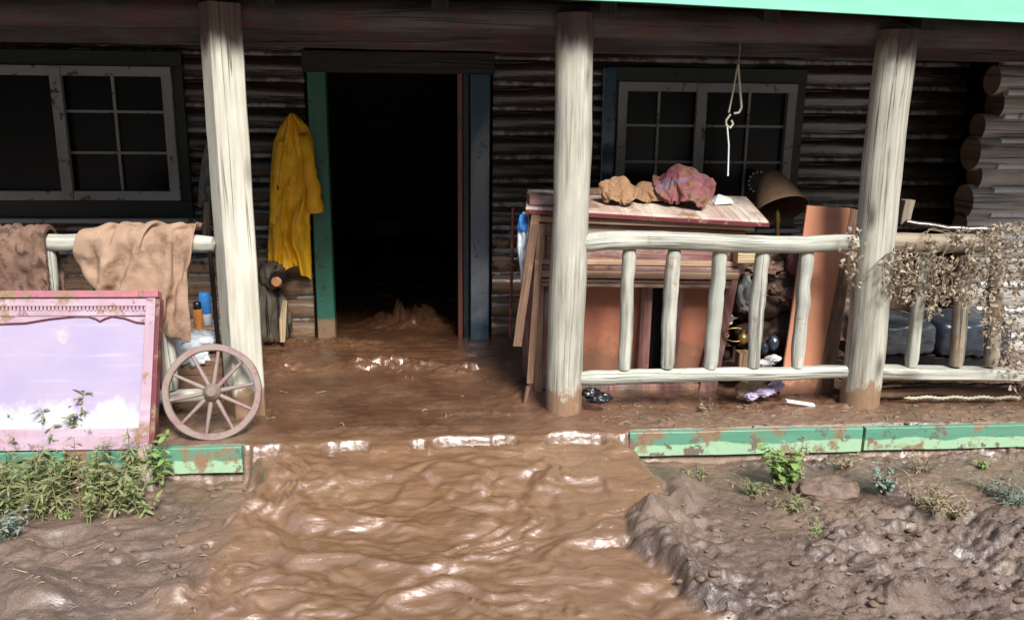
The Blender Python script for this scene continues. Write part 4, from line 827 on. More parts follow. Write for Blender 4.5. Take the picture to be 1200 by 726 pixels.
# iron pole, bottles, plastic
mb = MB(); mb.tube([at(244, 268, -.05), at(256, 408, .1)], .013, 10); tag(obj('iron_pole', mb, M['iron']), 'thin black iron pole leaning behind the left post above the wheel', 'pole')
bt = thing('spray_bottle', 'orange bottle with a black cap standing under the tan blanket', 'bottle', at(233, 384, .35))
def lathe(mb, c, prof, seg=20, R=None, cap=True):
    R = R or Matrix.Identity(3); P = [[V(c)+R @ V((r*cos(2*pi*k/seg), r*sin(2*pi*k/seg), h)) for k in range(seg)] for r, h in prof]; mb.grid(P, True)
    if cap:
        for row in (P[0], P[-1]): mb.add(row, [list(range(seg))], [[(0, 0)]*seg], False)
c = at(233, 384, .35); mb = MB(); lathe(mb, c, [(.026, 0), (.028, .01), (.028, .1), (.022, .115)]); obj('body', mb, M['bottleo'], bt)
mb = MB(); lathe(mb, c+V((0, 0, .115)), [(.022, 0), (.023, .005), (.022, .04), (.012, .045)]); obj('cap', mb, M['black'], bt)
bt = thing('drink_can', 'blue and white can behind the orange bottle', 'can', at(242, 378, .45))
c = at(242, 380, .45); mb = MB(); lathe(mb, c, [(.03, 0), (.034, .01), (.034, .07)]); obj('lower_label', mb, M['white'], bt)
mb = MB(); lathe(mb, c+V((0, 0, .0701)), [(.034, 0), (.034, .11), (.028, .125)]); obj('body', mb, M['blue'], bt)
# a low bench/crate that carries them, covered by plastic
mb = MB(); cc = at(232, 402, .35); mb.box((cc.x-.1, .4, .11), (.28, .25, .115), n=4, wob=.004); tag(obj('wooden_crate', mb, M['plank']), 'low brown crate behind the left rail carrying the bottle and white plastic', 'crate')
mb = MB(); crumple(mb, at(228, 400, .25), (.13, .12, .055), 3, .5, 4, 2.6); crumple(mb, at(222, 412, .18), (.12, .06, .1), 8, .5, 4, 2.6); tag(obj('crumpled_plastic', mb, M['white']), 'crumpled white plastic sheet on the crate above the wheel', 'plastic sheet')
# wagon wheel
wc = at(249, 459, -.45); wt = at(249, 405, -.35); Rw = .243
wr = thing('wagon_wheel', 'small muddy pink wooden wagon wheel leaning on the left post', 'wheel', at(249, 514, -.54))
Wm = Matrix.Rotation(radians(-19), 3, 'X') @ Matrix.Rotation(radians(4), 3, 'Z')
ring = MB(); P = []; NS = 72
for k in range(NS+1):
    a = 2*pi*k/NS; row = []
    for (dr, dy) in ((-.017, -.013), (-.013, -.018), (.013, -.018), (.017, -.013), (.017, .013), (.013, .018), (-.013, .018), (-.017, .013)):
        rr = Rw-.018+dr+.0035*nz((cos(a)*2, sin(a)*2, dr*40), 1.4); row.append(wc+Wm @ V((rr*cos(a), dy, rr*sin(a))))
    P.append(row)
ring.grid(P, True, False, None, [k*.02 for k in range(NS+1)]); obj('rim', ring, M['wheel'], wr)
for k in range(10):
    a = 2*pi*(k+.3)/10; mb = MB()
    mb.tube([wc+Wm @ V((q*cos(a), 0, q*sin(a))) for q in (.03, .08, .13, .18, .215)], [.011, .0125, .0105, .0095, .009], 8, .08, k); obj('spoke', mb, M['wheel'], wr)
mb = MB(); lathe(mb, wc, [(.03, -.03), (.043, -.025), (.045, .0), (.043, .025), (.03, .032), (.028, .04), (.02, .045)], 20, Wm @ Matrix.Rotation(radians(90), 3, 'X')); obj('hub', mb, M['hub'], wr)
# stump with torn wood behind the left post
st = thing('tree_stump', 'dark gnarled stump with a torn orange end beside the doorway', 'stump', atz(318, 402, .0))
b = atz(318, 404, 0); mb = MB(); crumple(mb, b+V((-.06, .05, .24)), (.15, .14, .27), 14, .3, 5, 1.9); crumple(mb, b+V((.05, .03, .18)), (.09, .09, .2), 17, .3, 4, 2); crumple(mb, at(319, 322, b.y), (.1, .09, .09), 21, .3, 4, 2.4)
obj('root_mass', mb, M['stump'], st)
mb = MB(); p = at(325, 326, b.y-.07); mb.tube([p+V((0, .08, 0)), p+V((.0, -.02, -.01)), p+V((0, -.05, -.012))], [.06, .052, .045], 14, .15, 2); obj('branch_stub', mb, M['black'], st)
mb = MB(); mb.tube([p+V((.003, -.03, -.012)), p+V((.003, -.062, -.014)), p+V((.003, -.066, -.014))], [.036, .035, .025], 14, .15, 3); obj('torn_end', mb, M['orangewood'], st)
mb = MB(); mb.tube([at(334, 352, b.y-.1), at(331, 375, b.y-.12), at(331, 400, b.y-.12)], [.018, .027, .016], 10, .3, 5); obj('bare_splinter', mb, M['palewood'], st)

# ---------------------------------------------------------------- cabinet behind the right railing
cb = thing('wooden_cabinet', 'mud-stained red-brown cabinet with a pale worn top behind the railing', 'cabinet', (1.2, .3, 0))
FY = .0; TA = V((-.05, 0, 0))
fl, fr_, br, bl = at(616, 243, FY), at(901, 259, FY), at(879, 227, .5), at(628, 222, .5)
bl.z = br.z = fl.z+.045
bl = V((fl.x+.06, .5, fl.z+.05)); br = V((fr_.x+.04, .5, fr_.z+.085))
mb = MB(); th = V((0, 0, -.018))
mb.slab([fl, fr_, br, bl], th); o = obj('top', mb, M['cabtop'], cb); md = o.modifiers.new('bevel', 'BEVEL'); md.width = .005; md.segments = 2
mb = MB(); e = .006
mb.beam(fl+V((0.005, -.004, -.022)), fr_+V((-.005, -.004, -.022)), (0, .006, 0), (0, 0, .011), n=8, wob=.001)
mb.beam(fr_+V((.0, .0, -.022)), br+V((.0, 0, -.022)), (.006, 0, 0), (0, 0, .011), n=4)
obj('top_edge', mb, M['maroon'], cb)
def prow(nm, y0, y1, xl, xr, Yf, T, m, dy=0):
    mb = MB(); a = at(xl, y0, Yf); b_ = at(xr, y0+dy, Yf); c_ = at(xl, y1, Yf); h = (a.z-c_.z)/2
    mb.beam(a-V((0, 0, h)), b_-V((0, 0, h)), (0, 0, h), (0, T, 0), n=10, wob=.0015, ch=.3); return obj(nm, mb, m, cb)
prow('frieze_lip', 251, 259, 628, 882, .06, .04, M['moulding'], 10)
prow('frieze', 259, 276, 634, 872, .09, .03, M['cabinet'], 9)
prow('front_panel', 276, 318, 634, 866, .1, .02, M['cabinet'], 6)
for y0, y1, Yf, mm in ((303, 309, .075, 'moulding'), (310, 315, .06, 'cabinet'), (316, 324, .035, 'moulding'), (325, 329, .05, 'cabinet'), (330, 334, .045, 'moulding')):
    prow('cornice_moulding', y0, y1, 634, 856+(8 if y0 < 320 else 0), Yf, .03, M[mm], 3)
mb = MB(); p = at(862, 297, .03); mb.beam(p, p+V((.14, .0, 0)), (0, 0, .05), (0, .045, 0), n=3); obj('cornice_end', mb, M['palewood'], cb)
# lower case: side pilasters, back panels, inner divider
def vslab(nm, pts, Yf, T, m):
    mb = MB(); mb.slab([at(x, y, Yf) for x, y in pts], (0, T, 0)); ob = obj(nm, mb, m, cb); md = ob.modifiers.new('bevel', 'BEVEL'); md.width = .004; md.segments = 2; return ob
for i, (x0, x1, Yf) in enumerate([(621, 628, .07), (629.5, 636, .055), (637.5, 645, .07), (645, 662, .08)]):
    vslab('fluted_pilaster', [(x0+3, 262), (x1+3, 262), (x1-1, 462-i*3), (x0-3, 462-i*3)], Yf, .06, M['cabinet' if i != 1 else 'moulding'])
vslab('left_side', [(622, 250), (660, 250), (655, 452), (618, 452)], .14, .36, M['cabinet'])
vslab('back_panel', [(672, 330), (757, 330), (752, 466), (668, 468)], .2, .015, M['orangedark'])
vslab('back_panel', [(792, 330), (850, 330), (830, 462), (772, 462)], .2, .015, M['orangedark'])
vslab('divider', [(753, 330), (766, 330), (758, 466), (745, 466)], .14, .04, M['cabinet'])
vslab('divider', [(792, 330), (803, 330), (790, 466), (776, 466)], .12, .05, M['cabinet'])
vslab('right_side', [(852, 330), (866, 326), (838, 466), (817, 466)], .09, .07, M['cabinet'])
vslab('base_rail', [(664, 452), (835, 450), (832, 478), (664, 482)], .11, .05, M['cabinet'])
mb = MB(); mb.box((1.25, .42, .5), (.5, .03, .55)); obj('rear_board', mb, M['dark'], cb)
vslab('inner_frame', [(679, 288), (860, 292), (860, 300), (679, 300)], .085, .02, M['moulding'])
# things on the cabinet
topz = lambda x, y: lerp(lerp(fl.z, fr_.z, (x-fl.x)/(fr_.x-fl.x)), lerp(bl.z, br.z, (x-fl.x)/(fr_.x-fl.x)), (y-FY)/.5)
def onTop(px, Yc): p = at(px, 240, Yc); return V((p.x, Yc, topz(p.x, Yc)))
def heap(px, Yc, sc, rot, dx=0):
    c = onTop(px, Yc); Rz = Matrix.Rotation(radians(rot), 3, 'Z')
    def xf(p):
        tk = .66+.34*min(1, p.z/.1); q = Rz @ V((p.x*sc[0]*tk, (p.y+.06)*sc[1]*tk, 0)); x, y = c.x+q.x, c.y+q.y
        return V((x, y, topz(min(max(x, fl.x), fr_.x), y)+.004+p.z*sc[2]))
    return xf
cloth_obj('crumpled_rag', 'heap', heap(724, .16, (-.5, .5, .68), -12), M['brownrag'], 'crumpled tan brown rag, leftmost bundle on the cabinet top', 'rag', .006)
cloth_obj('crumpled_rag', 'heap', heap(762, .26, (.62, .5, .48), 8), M['brownrag'], 'flat brown rag between the tan rag and the pink cloth on the cabinet', 'rag', .006)
cloth_obj('cloth_bundle', 'heap', heap(800, .2, (.8, .66, .98), -20), M['pinkrag'], 'pink and maroon patterned cloth bundle heaped on the cabinet top', 'cloth', .008)
mb = MB(); p = onTop(846, .3); mb.slab([p+V((-.06, -.05, .004)), p+V((.06, -.03, .01)), p+V((.07, .06, .03)), p+V((0, .08, .05)), p+V((-.05, .05, .012))], (0, 0, .004)); tag(obj('paper_scrap', mb, M['paper']), 'white paper scrap on the right end of the cabinet top', 'paper')
mb = MB(); p = onTop(694, .42); mb.box(p+V((0, 0, .02)), (.09, .03, .018), n=3, wob=.003); tag(obj('wood_scrap', mb, M['plank']), 'short wood offcut lying behind the tan rag on the cabinet', 'offcut')
mb = MB(); p = onTop(636, .1); mb.box(p+V((.02, .03, .03)), (.1, .09, .028), n=4, wob=.006); tag(obj('drawer_box', mb, M['cabinet']), 'small muddy wooden box on the left end of the cabinet top', 'box')
# leaning planks at its left
for i, (xa, ya, xb, yb, Yf, w_, lab) in enumerate([(628, 252, 606, 405, -.02, .024, 'light brown plank leaning on the left side of the cabinet'), (634, 262, 621, 448, .0, .02, 'narrow long brown plank standing nearest the middle post beside the cabinet')]):
    mb = MB(); mb.beam(at(xa, ya, Yf), at(xb, yb, Yf-.06), (w_, 0, 0), (0, .011, 0), n=10, wob=.003, seed=i); tag(obj('wooden_plank', mb, M['plank']), lab, 'plank')
mb = MB(); mb.tube([at(619, 452, -.05), at(614, 478, -.08)], [.014, .01], 8, .3, 1); tag(obj('broken_stick', mb, M['plank']), 'broken stick end poking into the mud left of the middle post', 'stick')
mb = MB(); mb.tube([at(601, 243, .55), at(598, 395, .5)], .009, 8); tag(obj('thin_rod', mb, M['maroon']), 'thin dark red rod leaning between the doorway and the cabinet', 'rod')
o = hang('plastic_bag', 'white and blue plastic bag hanging off the left end of the cabinet', 'bag', M['white'], [(248, 613, 620), (262, 607, 621), (290, 606, 620), (318, 610, 615), (330, 610, 614)], .1, .04, 2, 8, nu=20, nv=30)
mb = MB(); crumple(mb, at(613, 262, .08), (.03, .02, .05), 4, .4, 3); tag(obj('blue_wrapper', mb, M['blue']), 'small blue wrapper caught on the white bag by the cabinet', 'wrapper')
# lamp
lp = thing('table_lamp', 'tilted table lamp with a brown tapered shade behind the cabinet', 'lamp', at(911, 300, .3))
c0 = at(915, 247, .42); c1 = at(903, 210, .56); ax = (c1-c0).normalized(); q = ax.to_track_quat('Z', 'Y').to_matrix(); L = .245
mb = MB(); lathe(mb, c0, [(.168, 0), (.171, .004), (.168, .008), (.075, L), (.071, L), (.164, .008), (.165, 0), (.168, 0)], 40, q, False); sh = obj('lamp_shade', mb, M['shade'], lp)
mb = MB(); s0 = at(911, 248, .38); s1 = at(911, 330, .38); mb.tube([s0, s0+(s1-s0)*.12, s0+(s1-s0)*.16, s0+(s1-s0)*.5, s1], [.011, .017, .011, .014, .014], 12); obj('stem', mb, M['brass'], lp)
mb = MB(); mb.tube([s0, c0+ax*.1], .006, 8); mb.tube([c0+ax*.1-q @ V((.08, 0, 0)), c0+ax*.1+q @ V((.08, 0, 0))], .002, 6); obj('harp', mb, M['brass'], lp)
mb = MB(); lathe(mb, at(911, 420, .38), [(.09, 0), (.09, .012), (.03, .04), (.02, .12), (.05, .22), (.045, .34), (.015, .42)]); obj('base', mb, M['brass'], lp)
# ornament on the window sill
on = thing('beaded_ornament', 'small round dark ornament ringed with white beads below the right window', 'ornament', at(888, 226, 1.3))
c = at(888, 213, 1.3); mb = MB(); mb.tube([c+V((0, -.012, 0)), c+V((0, .012, 0))], .068, 24); obj('disc', mb, M['iron'], on)
mb = MB()
for k in range(15):
    a = 2*pi*k/15+.1; crumple(mb, c+V((.072*cos(a), -.012, .072*sin(a))), (.0085,)*3, k, .1, 2)
obj('bead_ring', mb, M['beads'], on)
# orange board against right post
ob = thing('leaning_shelf_board', 'tall orange wooden board leaning between the lamp and the right post', 'board', at(940, 466, -.05))
mb = MB(); mb.slab([at(x, y, Yf) for x, y, Yf in ((946, 241, .1), (997, 244, .1), (987, 330, .08), (955, 466, -.02), (913, 467, -.02))], (0, .02, 0)); o = obj('face_board', mb, M['orange'], ob); md = o.modifiers.new('bevel', 'BEVEL'); md.width = .003
mb = MB(); mb.slab([at(x, y, Yf) for x, y, Yf in ((997.5, 244, .1), (1006, 246, .12), (975, 466, 0), (955.5, 466, -.02))], (0, .02, 0)); obj('side_board', mb, M['plank'], ob)

# hanging hook
hk = thing('hanging_hook', 'broken plant hanger with cord and hook dangling from the porch beam', 'hanger', at(867, 48, -.05))
Yh = -.05; mb = MB(); mb.tube([at(x, y, Yh) for x, y in ((867, 44), (867, 60), (865, 78))], .004, 6); obj('cord', mb, M['oldrail'], hk)
mb = MB(); mb.tube([at(x, y, Yh) for x, y in ((865, 76), (867, 100), (869, 126), (866, 132), (860, 133))], .0065, 8); obj('hanger_arm', mb, M['cord'], hk)
mb = MB(); mb.tube([at(x, y, Yh+.01) for x, y in ((864, 80), (859, 108), (854, 132))], .005, 8); obj('hanger_arm', mb, M['cord'], hk)
mb = MB(); mb.tube([at(x, y, Yh) for x, y in ((856, 134), (851, 141), (851, 147), (856, 150), (859, 145), (857, 141))], .006, 8); obj('hook', mb, M['cord'], hk)
mb = MB(); mb.tube([at(x, y, Yh) for x, y in ((852, 146), (854, 170), (853, 206))], .0045, 6); obj('loose_strand', mb, M['beads'], hk)

# ---------------------------------------------------------------- junk behind the railing
def junk(nm, lab, cat, m, lst, sub=4):
    mb = MB()
    for (x, y, Yf, rad, s, am) in lst: crumple(mb, at(x, y, Yf), rad, s, am, sub, 2.4)
    return tag(obj(nm, mb, M[m]), lab, cat)
junk('sodden_bedding', 'dark sodden bedding heaped behind the fourth and fifth balusters', 'bedding', 'junkcloth', [(890, 340, .35, (.26, .18, .2), 61, .35), (910, 395, .35, (.28, .2, .2), 62, .35), (880, 430, .35, (.28, .2, .14), 64, .35), (900, 310, .45, (.2, .15, .16), 66, .35)], 5)
junk('dark_blanket_roll', 'rust-brown rolled blanket on top of the sodden bedding near the lamp', 'blanket', 'rug', [(897, 318, .28, (.13, .1, .06), 92, .45), (915, 345, .22, (.1, .08, .06), 93, .45)], 5)
junk('glass_jars', 'small dark glass jar cluster below the bedding beside the fourth baluster', 'jars', 'leatherb', [(906, 402, .12, (.035, .035, .05), 94, .1), (895, 408, .1, (.028, .028, .04), 95, .1)])
junk('grey_sack', 'grey crumpled sack hanging at the right end of the cabinet', 'sack', 'greycloth', [(873, 345, .12, (.05, .06, .11), 71, .4)])
junk('pink_cushion', 'dull pink cushion wedged behind the fifth baluster', 'cushion', 'pinkrag', [(933, 305, .2, (.06, .05, .09), 73, .25)])
junk('paper_litter', 'crumpled white paper under the fourth baluster behind the bottom rail', 'paper', 'paper', [(896, 425, .0, (.05, .03, .02), 75, .5), (906, 420, .05, (.05, .03, .02), 76, .5)])
junk('plastic_litter', 'crumpled lilac and white wrapping lying under the bottom rail', 'wrapping', 'lilacpaper', [(896, 458, -.15, (.06, .04, .028), 78, .5), (880, 464, -.17, (.04, .03, .022), 79, .5), (910, 452, -.1, (.045, .03, .03), 80, .5)])
junk('cloth_scrap', 'torn brown-grey cloth scrap hanging under the bottom rail', 'cloth', 'blanket', [(872, 457, -.12, (.05, .02, .06), 82, .4)])
junk('black_bundle', 'black crumpled bundle at the foot of the middle post', 'bundle', 'black', [(703, 466, -.28, (.07, .04, .028), 84, .5), (692, 460, -.24, (.05, .04, .028), 85, .5)])
mb = MB(); mb.beam(at(921, 469, -.2), at(954, 474, -.2), (0, .015, 0), (0, 0, .006), n=6, wob=.003); tag(obj('white_stick', mb, M['paper']), 'flat white stick in front of the orange board foot', 'stick')
g_ = thing('brass_ornament', 'tarnished brass ornament glinting in the junk beside the fourth baluster', 'ornament', at(872, 400, .1))
mb = MB(); lathe(mb, at(870, 402, .1), [(.02, 0), (.035, .02), (.03, .05), (.01, .07), (.02, .085)]); obj('vase_body', mb, M['brass'], g_)
mb = MB(); mb.tube([at(862+14*cos(a), 392+8*sin(a), .08) for a in [k*.4 for k in range(14)]], .004, 6); obj('ring_handle', mb, M['brass'], g_)
mb = MB(); c = at(872, 425, .05); mb.box(c, (.045, .04, .07), n=3, wob=.003); tag(obj('small_wooden_box', mb, M['plank']), 'small brown box between the third and fourth balusters', 'box')
# seats behind right railing
def cushion(nm, lab, x0, x1, y0, y1, Yc, dep, m, seam):
    t_ = thing(nm, lab, 'seat', at((x0+x1)/2, y1, Yc)); mb = MB(); a = at(x0, y0, Yc); b = at(x1, y1, Yc); c = (a+b)/2; hx, hz = (b.x-a.x)/2, (a.z-b.z)/2
    bm = bmesh.new(); bmesh.ops.create_cube(bm, size=2); bmesh.ops.subdivide_edges(bm, edges=bm.edges[:], cuts=14, use_grid_fill=True); vs = []
    for v in bm.verts:
        p = v.co; n8 = (abs(p.x)**6+abs(p.y)**6+abs(p.z)**6)**(1/6.); q = p/max(n8, .01)
        wv = 1+.03*sin(p.x*17)+.05*fb(p, 3, 2, 3); vs.append(V((c.x+q.x*hx, c.y+dep*(1+q.y*wv), c.z+q.z*hz*wv)))
    fs = [[v.index for v in f.verts] for f in bm.faces]; mb.add(vs, fs, [[(vs[i].x, vs[i].z) for i in f] for f in fs]); bm.free(); obj('seat_cushion', mb, M[m], t_)
    mb = MB(); mb.beam((a.x, c.y+dep, b.z-.03), (b.x, c.y+dep, b.z-.03), (0, dep*.8, 0), (0, 0, .03), n=2); obj('seat_base', mb, M['iron'], t_)
    for x in (a.x+.04, b.x-.04): mb = MB(); mb.beam((x, c.y+dep*.5, -.02), (x, c.y+dep*.5, b.z-.06), (.02, 0, 0), (0, .02, 0), n=2); obj('leg', mb, M['iron'], t_)
cushion('padded_seat', 'silver-grey padded seat behind the right post and dead vine', 1022, 1101, 381, 418, .15, .22, 'leather', 1)
cushion('padded_seat', 'dark blue-black padded seat at the far right under the vine', 1106, 1190, 378, 420, .15, .22, 'leatherb', 1)
mb = MB(); mb.beam(at(1035, 362, 0), at(1068, 371, -.0), (0, 0, .012), (0, .03, 0), n=4, wob=.003); tag(obj('pale_slat', mb, M['trimblue']), 'pale blue-grey slat lying above the silver seat', 'slat')
mb = MB(); mb.beam(at(1058, 262, .1), at(1064, 234, .1), (.03, 0, 0), (0, .03, 0), n=6, wob=.005); tag(obj('short_post_stub', mb, M['oldrail']), 'short splintered post stub rising above the right railing', 'post')
mb = MB(); rtube(mb, [at(1062, 260, .05), at(1110, 268, 0), at(1160, 270, -.05)], .018, .02, 61, .2); tag(obj('brown_pole', mb, M['log']), 'thin brown pole lying along the top of the right railing', 'pole')
# fallen log and chain below the right railing
mb = MB(); rtube(mb, [at(1020, 460, -.12), at(1110, 457, -.12), at(1300, 462, -.12)], .032, .03, 63, .12); tag(obj('fallen_log', mb, M['plank']), 'slim brown log lying on the deck below the right railing', 'log')
def chain(nm, lab, x0, y0, x1, y1, Yc, n):
    mb = MB()
    for i in range(n):
        c = at(lerp(x0, x1, i/n), lerp(y0, y1, i/n)+.8*sin(i*.5), Yc); r = .011; P = []
        ax = V((0, 1, .4)).normalized() if i % 2 else V((0, .3, 1)).normalized()
        u = V((1, 0, 0)); v = ax.cross(u); mb.tube([c+u*r*1.35*cos(2*pi*k/8)+v*r*sin(2*pi*k/8) for k in range(9)], .0035, 5, cap=False)
    return tag(obj(nm, mb, M['iron' if 'dark' in lab else 'cord']), lab, 'chain')
chain('rusty_chain', 'pale bead-like chain draped along the deck under the right railing', 1062, 466, 1196, 466, -.2, 52)
chain('rusty_chain', 'dark chain hanging just under the right bottom rail', 1024, 449, 1196, 451, -.2, 66)
# inside the room
mb = MB(); c = at(454, 268, 5.18); mb.slab([c+V((-.14, 0, -.08)), c+V((.14, 0, -.08)), c+V((.14, 0, .07)), c+V((-.14, 0, .07))], (0, .01, 0)); tag(obj('wall_notice', mb, M['greycloth']), 'faint pale notice on the back wall deep inside the dark doorway', 'notice')

# ---------------------------------------------------------------- plants
def leafmesh(mb, p, d, L, W, up, curl=.3, fold=.25):
    d = V(d).normalized(); s = d.cross(V(up)); s = s.normalized() if s.length > 1e-3 else V((1, 0, 0)); n = s.cross(d).normalized()
    a = [p, p+d*L*.35+s*W*.5+n*fold*W*.5, p+d*L*.35-s*W*.5+n*fold*W*.5, p+d*L*.75+s*W*.36-n*curl*L*.25, p+d*L*.75-s*W*.36-n*curl*L*.25, p+d*L-n*curl*L*.6, p+d*L*.4, p+d*L*.78-n*curl*L*.3]
    mb.add(a, [[0, 1, 6], [0, 6, 2], [1, 3, 7, 6], [6, 7, 4, 2], [3, 5, 7], [7, 5, 4]], [[(0, 0)]*3, [(0, 0)]*3, [(0, 0)]*4, [(0, 0)]*4, [(0, 0)]*3, [(0, 0)]*3])
def rnd(s=1): return V((random.gauss(0, s), random.gauss(0, s), random.gauss(0, s)))
def weed_into(sm_, lm, b, h, nst, spread, ll, lw, dens, droop=.3, pairs=True):
    for i in range(nst):
        an = random.uniform(0, 2*pi); lean = V((cos(an), sin(an), 0))*spread*random.uniform(.2, 1); hh = h*random.uniform(.55, 1); p0 = b+lean*.25
        pts = [p0+lean*(t**1.6)+V((0, 0, hh*t))+rnd(.003) for t in [k/6 for k in range(7)]]
        sm_.tube(pts, [.0035*(1-.6*k/6) for k in range(7)], 5)
        nl = int(dens*hh/.05)
        for k in range(nl):
            t = random.uniform(.15, 1); s = t*6; j = min(int(s), 5); p = pts[j].lerp(pts[j+1], s-j); a2 = random.uniform(0, 2*pi)
            d = V((cos(a2), sin(a2), random.uniform(-.3, .7))); q = random.uniform(.5, 1.2)
            leafmesh(lm, p, d, ll*q, lw*q, (random.gauss(0, .3), random.gauss(0, .3), 1), droop+random.uniform(-.1, .3))
def weed(nm, lab, px, py, h, nst, spread, ll, lw, dens, m, z=-.15, droop=.3, cat='weed', base=None, group=None):
    b = base or foot(px, py, z); t_ = thing(nm, lab, cat, b, group); a, l = MB(), MB(); weed_into(a, l, b-V((0, 0, .01)), h, nst, spread, ll, lw, dens, droop)
    obj('stem', a, M['stem'], t_); obj('leaves', l, M[m], t_); return t_
# weed bank on the left
a, l = MB(), MB()
for i in range(110):
    px = random.uniform(-25, 165); py = random.uniform(552, 600)-(8 if px > 120 else 0)+ (6 if px < 60 else 0)
    weed_into(a, l, foot(px, py)-V((0, 0, .01)), random.uniform(.1, .3)*(1 if random.random() < .85 else 1.25), 2, random.uniform(.05, .13), random.uniform(.03, .065), random.uniform(.008, .018), random.uniform(4, 8))
a.add(l.v, l.f, l.uv, True)
tag(obj('weeds', a, M['weed']), 'thick bank of dusty green weeds under the pink headboard', 'weeds', kind='stuff')
weed('tall_dry_weed', 'tall dry stalk in front of the lavender panel', 90, 560, .42, 1, .02, .04, .018, 4, 'straw')
weed('green_weed', 'upright leafy weed against the right side of the headboard leg', 190, 572, .32, 3, .06, .06, .025, 3.5, 'weedfresh')
weed('grey_green_plant', 'soft grey-green plant at the left picture edge below the weeds', 8, 628, .14, 16, .1, .03, .01, 10, 'greygreen')
weed('bright_sprout', 'small bright green sprout at the lower edge of the left weeds', 80, 604, .05, 5, .05, .04, .014, 6, 'weedfresh')
weed('leafy_weed', 'light green leafy weed growing in front of the green edge board', 922, 532, .24, 12, .11, .042, .032, 6, 'weedfresh')
weed('dry_sprig', 'dry pale sprig rising beside the leafy weed at the edge board', 940, 528, .27, 3, .08, .03, .02, 4, 'straw')
weed('yellow_sprig', 'small yellowish sprig on the muddy deck below the bottom rail', 828, 482, .09, 4, .05, .022, .014, 8, 'straw', z=.02)
for (nm, lab, px, py, h, ns, spd, ll, lw, de, mt) in [
    ('grass_tuft', 'dusty weed tuft in front of the brown clod', 885, 580, .1, 12, .12, .035, .008, 8, 'weed'),
    ('grass_tuft', 'pale green tuft on the left below the end of the green board', 818, 556, .04, 14, .1, .03, .008, 9, 'weed'),
    ('grass_tuft', 'grey-green tuft between the clod and the edge board', 1038, 575, .13, 14, .1, .03, .016, 8, 'greygreen'),
    ('grass_tuft', 'low green tuft lying on the mud below the clod', 960, 618, .04, 18, .14, .035, .007, 9, 'weedfresh'),
    ('grass_tuft', 'second low green tuft just left of the clod', 930, 595, .07, 12, .1, .03, .01, 9, 'weed'),
    ('grass_tuft', 'dry brown grass tuft, tallest on the right mud bank', 1090, 605, .17, 18, .14, .045, .006, 8, 'straw'),
    ('grass_tuft', 'dry tuft sticking up beside the tallest brown grass', 1120, 608, .12, 14, .1, .04, .006, 8, 'straw'),
    ('grass_tuft', 'long matted grey-green grass tuft at the right picture edge', 1180, 585, .1, 30, .2, .05, .006, 9, 'greygreen'),
    ('grass_tuft', 'short grey tuft just below the green board right of the leafy weed', 985, 548, .1, 10, .1, .025, .01, 7, 'straw'),
    ('grass_tuft', 'thin yellow-green sprout near the right end of the green board', 1152, 548, .07, 4, .03, .03, .014, 7, 'weedfresh'),
    ('grass_tuft', 'sparse dry tuft under the right half of the green board', 1080, 552, .11, 9, .1, .03, .007, 6, 'straw')]:
    weed(nm, lab, px, py, h, ns, spd, ll, lw, de, mt, group='tufts on the right mud bank', cat='grass tuft')
# clods
mb = MB(); b = foot(968, 580); crumple(mb, b+V((0, 0, .02)), (.17, .1, .075), 91, .2, 5, 1.7, flat=.6)
def clodmat():
    t = NT('mud_clod'); n = t.noise(t.pos(), 16, 8, .7); c = t.mix(t.mr(n, .35, .65), (.09, .055, .04), (.24, .17, .125)); return t.fin(c, .6, t.bump(n, .02))
M['clod'] = clodmat()
tag(obj('mud_clod', mb, M['clod']), 'large flat brown mud clod among the tufts right of the flow', 'clod')
cl_ = [(205, 665), (175, 655), (225, 640), (215, 600), (150, 690), (240, 615), (860, 650), (900, 690), (960, 680), (1040, 660), (1120, 690), (830, 655), (1000, 705), (1170, 650), (850, 560), (270, 575), (590, 583), (600, 500), (730, 478), (760, 492)]
cl_lab = ['grey wet', 'rounded pale']
a = MB()
for i in range(230):
    if i < 170: px, py = random.uniform(770, 1210), random.uniform(545, 730)
    else: px, py = random.uniform(120, 290), random.uniform(570, 730)
    b = foot(px, py)
    if b.x < XR[np.searchsorted(gy, b.y), 0] and b.x > XL[np.searchsorted(gy, b.y), 0]: continue
    r = random.choice((.005, .007, .009, .012, .018)); crumple(a, b+V((0, 0, r*.2)), (r*random.uniform(.9, 1.6), r, r*.7), i, .35, 2, 1.8)
tag(obj('loose_clods', a, M['clod']), 'small loose crumbs of mud scattered over both banks', 'mud crumbs', kind='stuff')
a = MB()
for i in range(150):
    b = foot(random.choice((random.uniform(700, 900), random.uniform(690, 1190), random.uniform(1000, 1190))), random.uniform(474, 500), .01); r = random.choice((.004, .007, .011))
    crumple(a, b, (r*random.uniform(1, 2), r, r*.6), i, .35, 2, 1.8)
tag(obj('deck_crumbs', a, M['clod']), 'mud crumbs scattered along the deck edge', 'mud crumbs', kind='stuff')
a = MB()
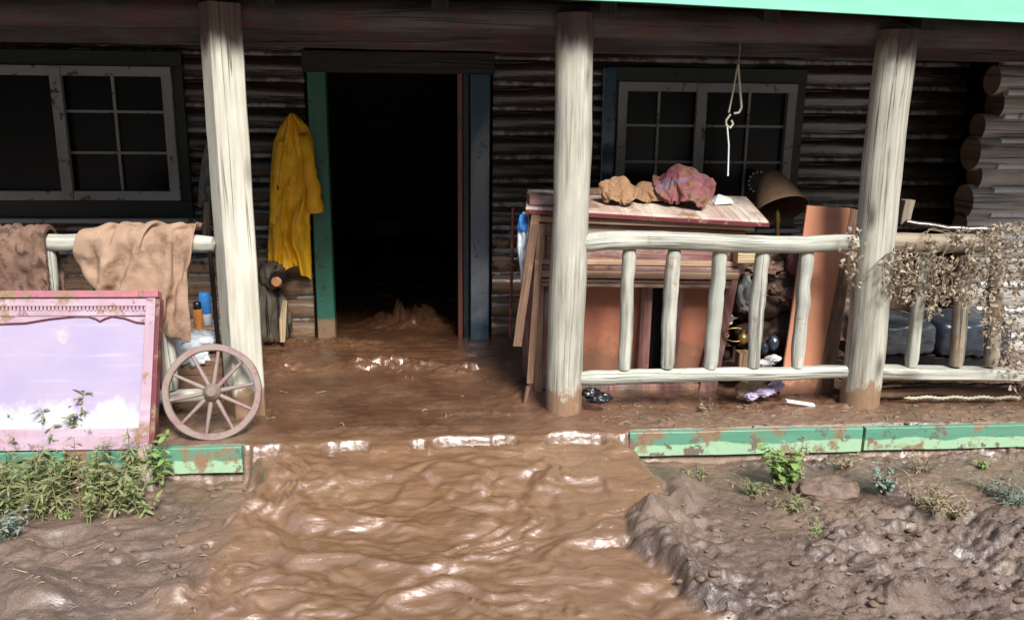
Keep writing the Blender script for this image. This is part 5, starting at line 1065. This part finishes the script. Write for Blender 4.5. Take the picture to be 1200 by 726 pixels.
for i in range(170):
    px, py = random.choice(((random.uniform(760, 1200), random.uniform(540, 720)), (random.uniform(0, 260), random.uniform(590, 720)), (random.uniform(310, 1190), random.uniform(400, 500)), (random.uniform(700, 1190), random.uniform(476, 500))))
    b = foot(px, py, -.1); an = random.uniform(0, pi); L = random.uniform(.015, .07); d = V((cos(an), sin(an), random.uniform(-.1, .25)))*L
    a.tube([b-d*.5+V((0, 0, .004)), b+V((0, 0, .008))+rnd(.003), b+d*.5+V((0, 0, .004))], random.uniform(.0012, .003), 5)
tag(obj('twigs', a, M['straw']), 'bits of straw and twigs strewn over the mud', 'twigs', kind='stuff')
# dead vine over the right railing
vn = thing('dead_vine', 'dead vine with curled brown leaves draped over the right railing', 'vine', (3.1, -.3, 0))
a, l = MB(), MB()
def vine_h(px): return (pl([(1035, 300), (1060, 285), (1100, 278), (1130, 268), (1165, 262), (1230, 255)], px), pl([(1035, 340), (1060, 355), (1085, 375), (1100, 370), (1115, 365), (1135, 365), (1150, 390), (1170, 420), (1185, 455), (1230, 470)], px))
for i in range(60):
    x = 1190-random.random()**.7*150; t0, t1 = vine_h(x); y = lerp(t0, t1, random.random()*.4); Yv = random.uniform(-.38, -.2); pts = [at(x, y, Yv)]
    d = V((-random.uniform(.2, 1), random.gauss(0, .2), .1))
    for k in range(7): d = d+V((0, 0, -.25))+rnd(.25); pts.append(pts[-1]+d.normalized()*.035)
    a.tube(pts, .0025, 5)
for i in range(5600):
    x = random.uniform(1036, 1240)
    if x < 1085 and random.random() < .45: continue
    t0, t1 = vine_h(x); s = random.random(); y = lerp(t0, t1, s)
    if fb((x*.05, y*.05, 3), 1.1, 2, 3) < -.22: continue
    if 1095 < x < 1150 and y > 350 and random.random() < .6: continue
    p = at(x, y, random.uniform(-.42, -.16)); leafmesh(l, p, rnd()+V((0, 0, -.5)), random.uniform(.014, .036), random.uniform(.009, .02), rnd(), random.uniform(.2, .9), random.uniform(.1, .9))
for i in range(90):
    p = at(random.gauss(1000, 6), random.gauss(300, 18), random.uniform(-.38, -.33)); leafmesh(l, p, rnd()+V((0, 0, -.5)), .03, .018, rnd(), .5)
obj('vine_stem', a, M['stem'], vn); obj('leaves', l, M['dryleaf'], vn)
S.cycles.max_bounces = 6
bpy.data.materials.remove(bpy.data.materials['x'])
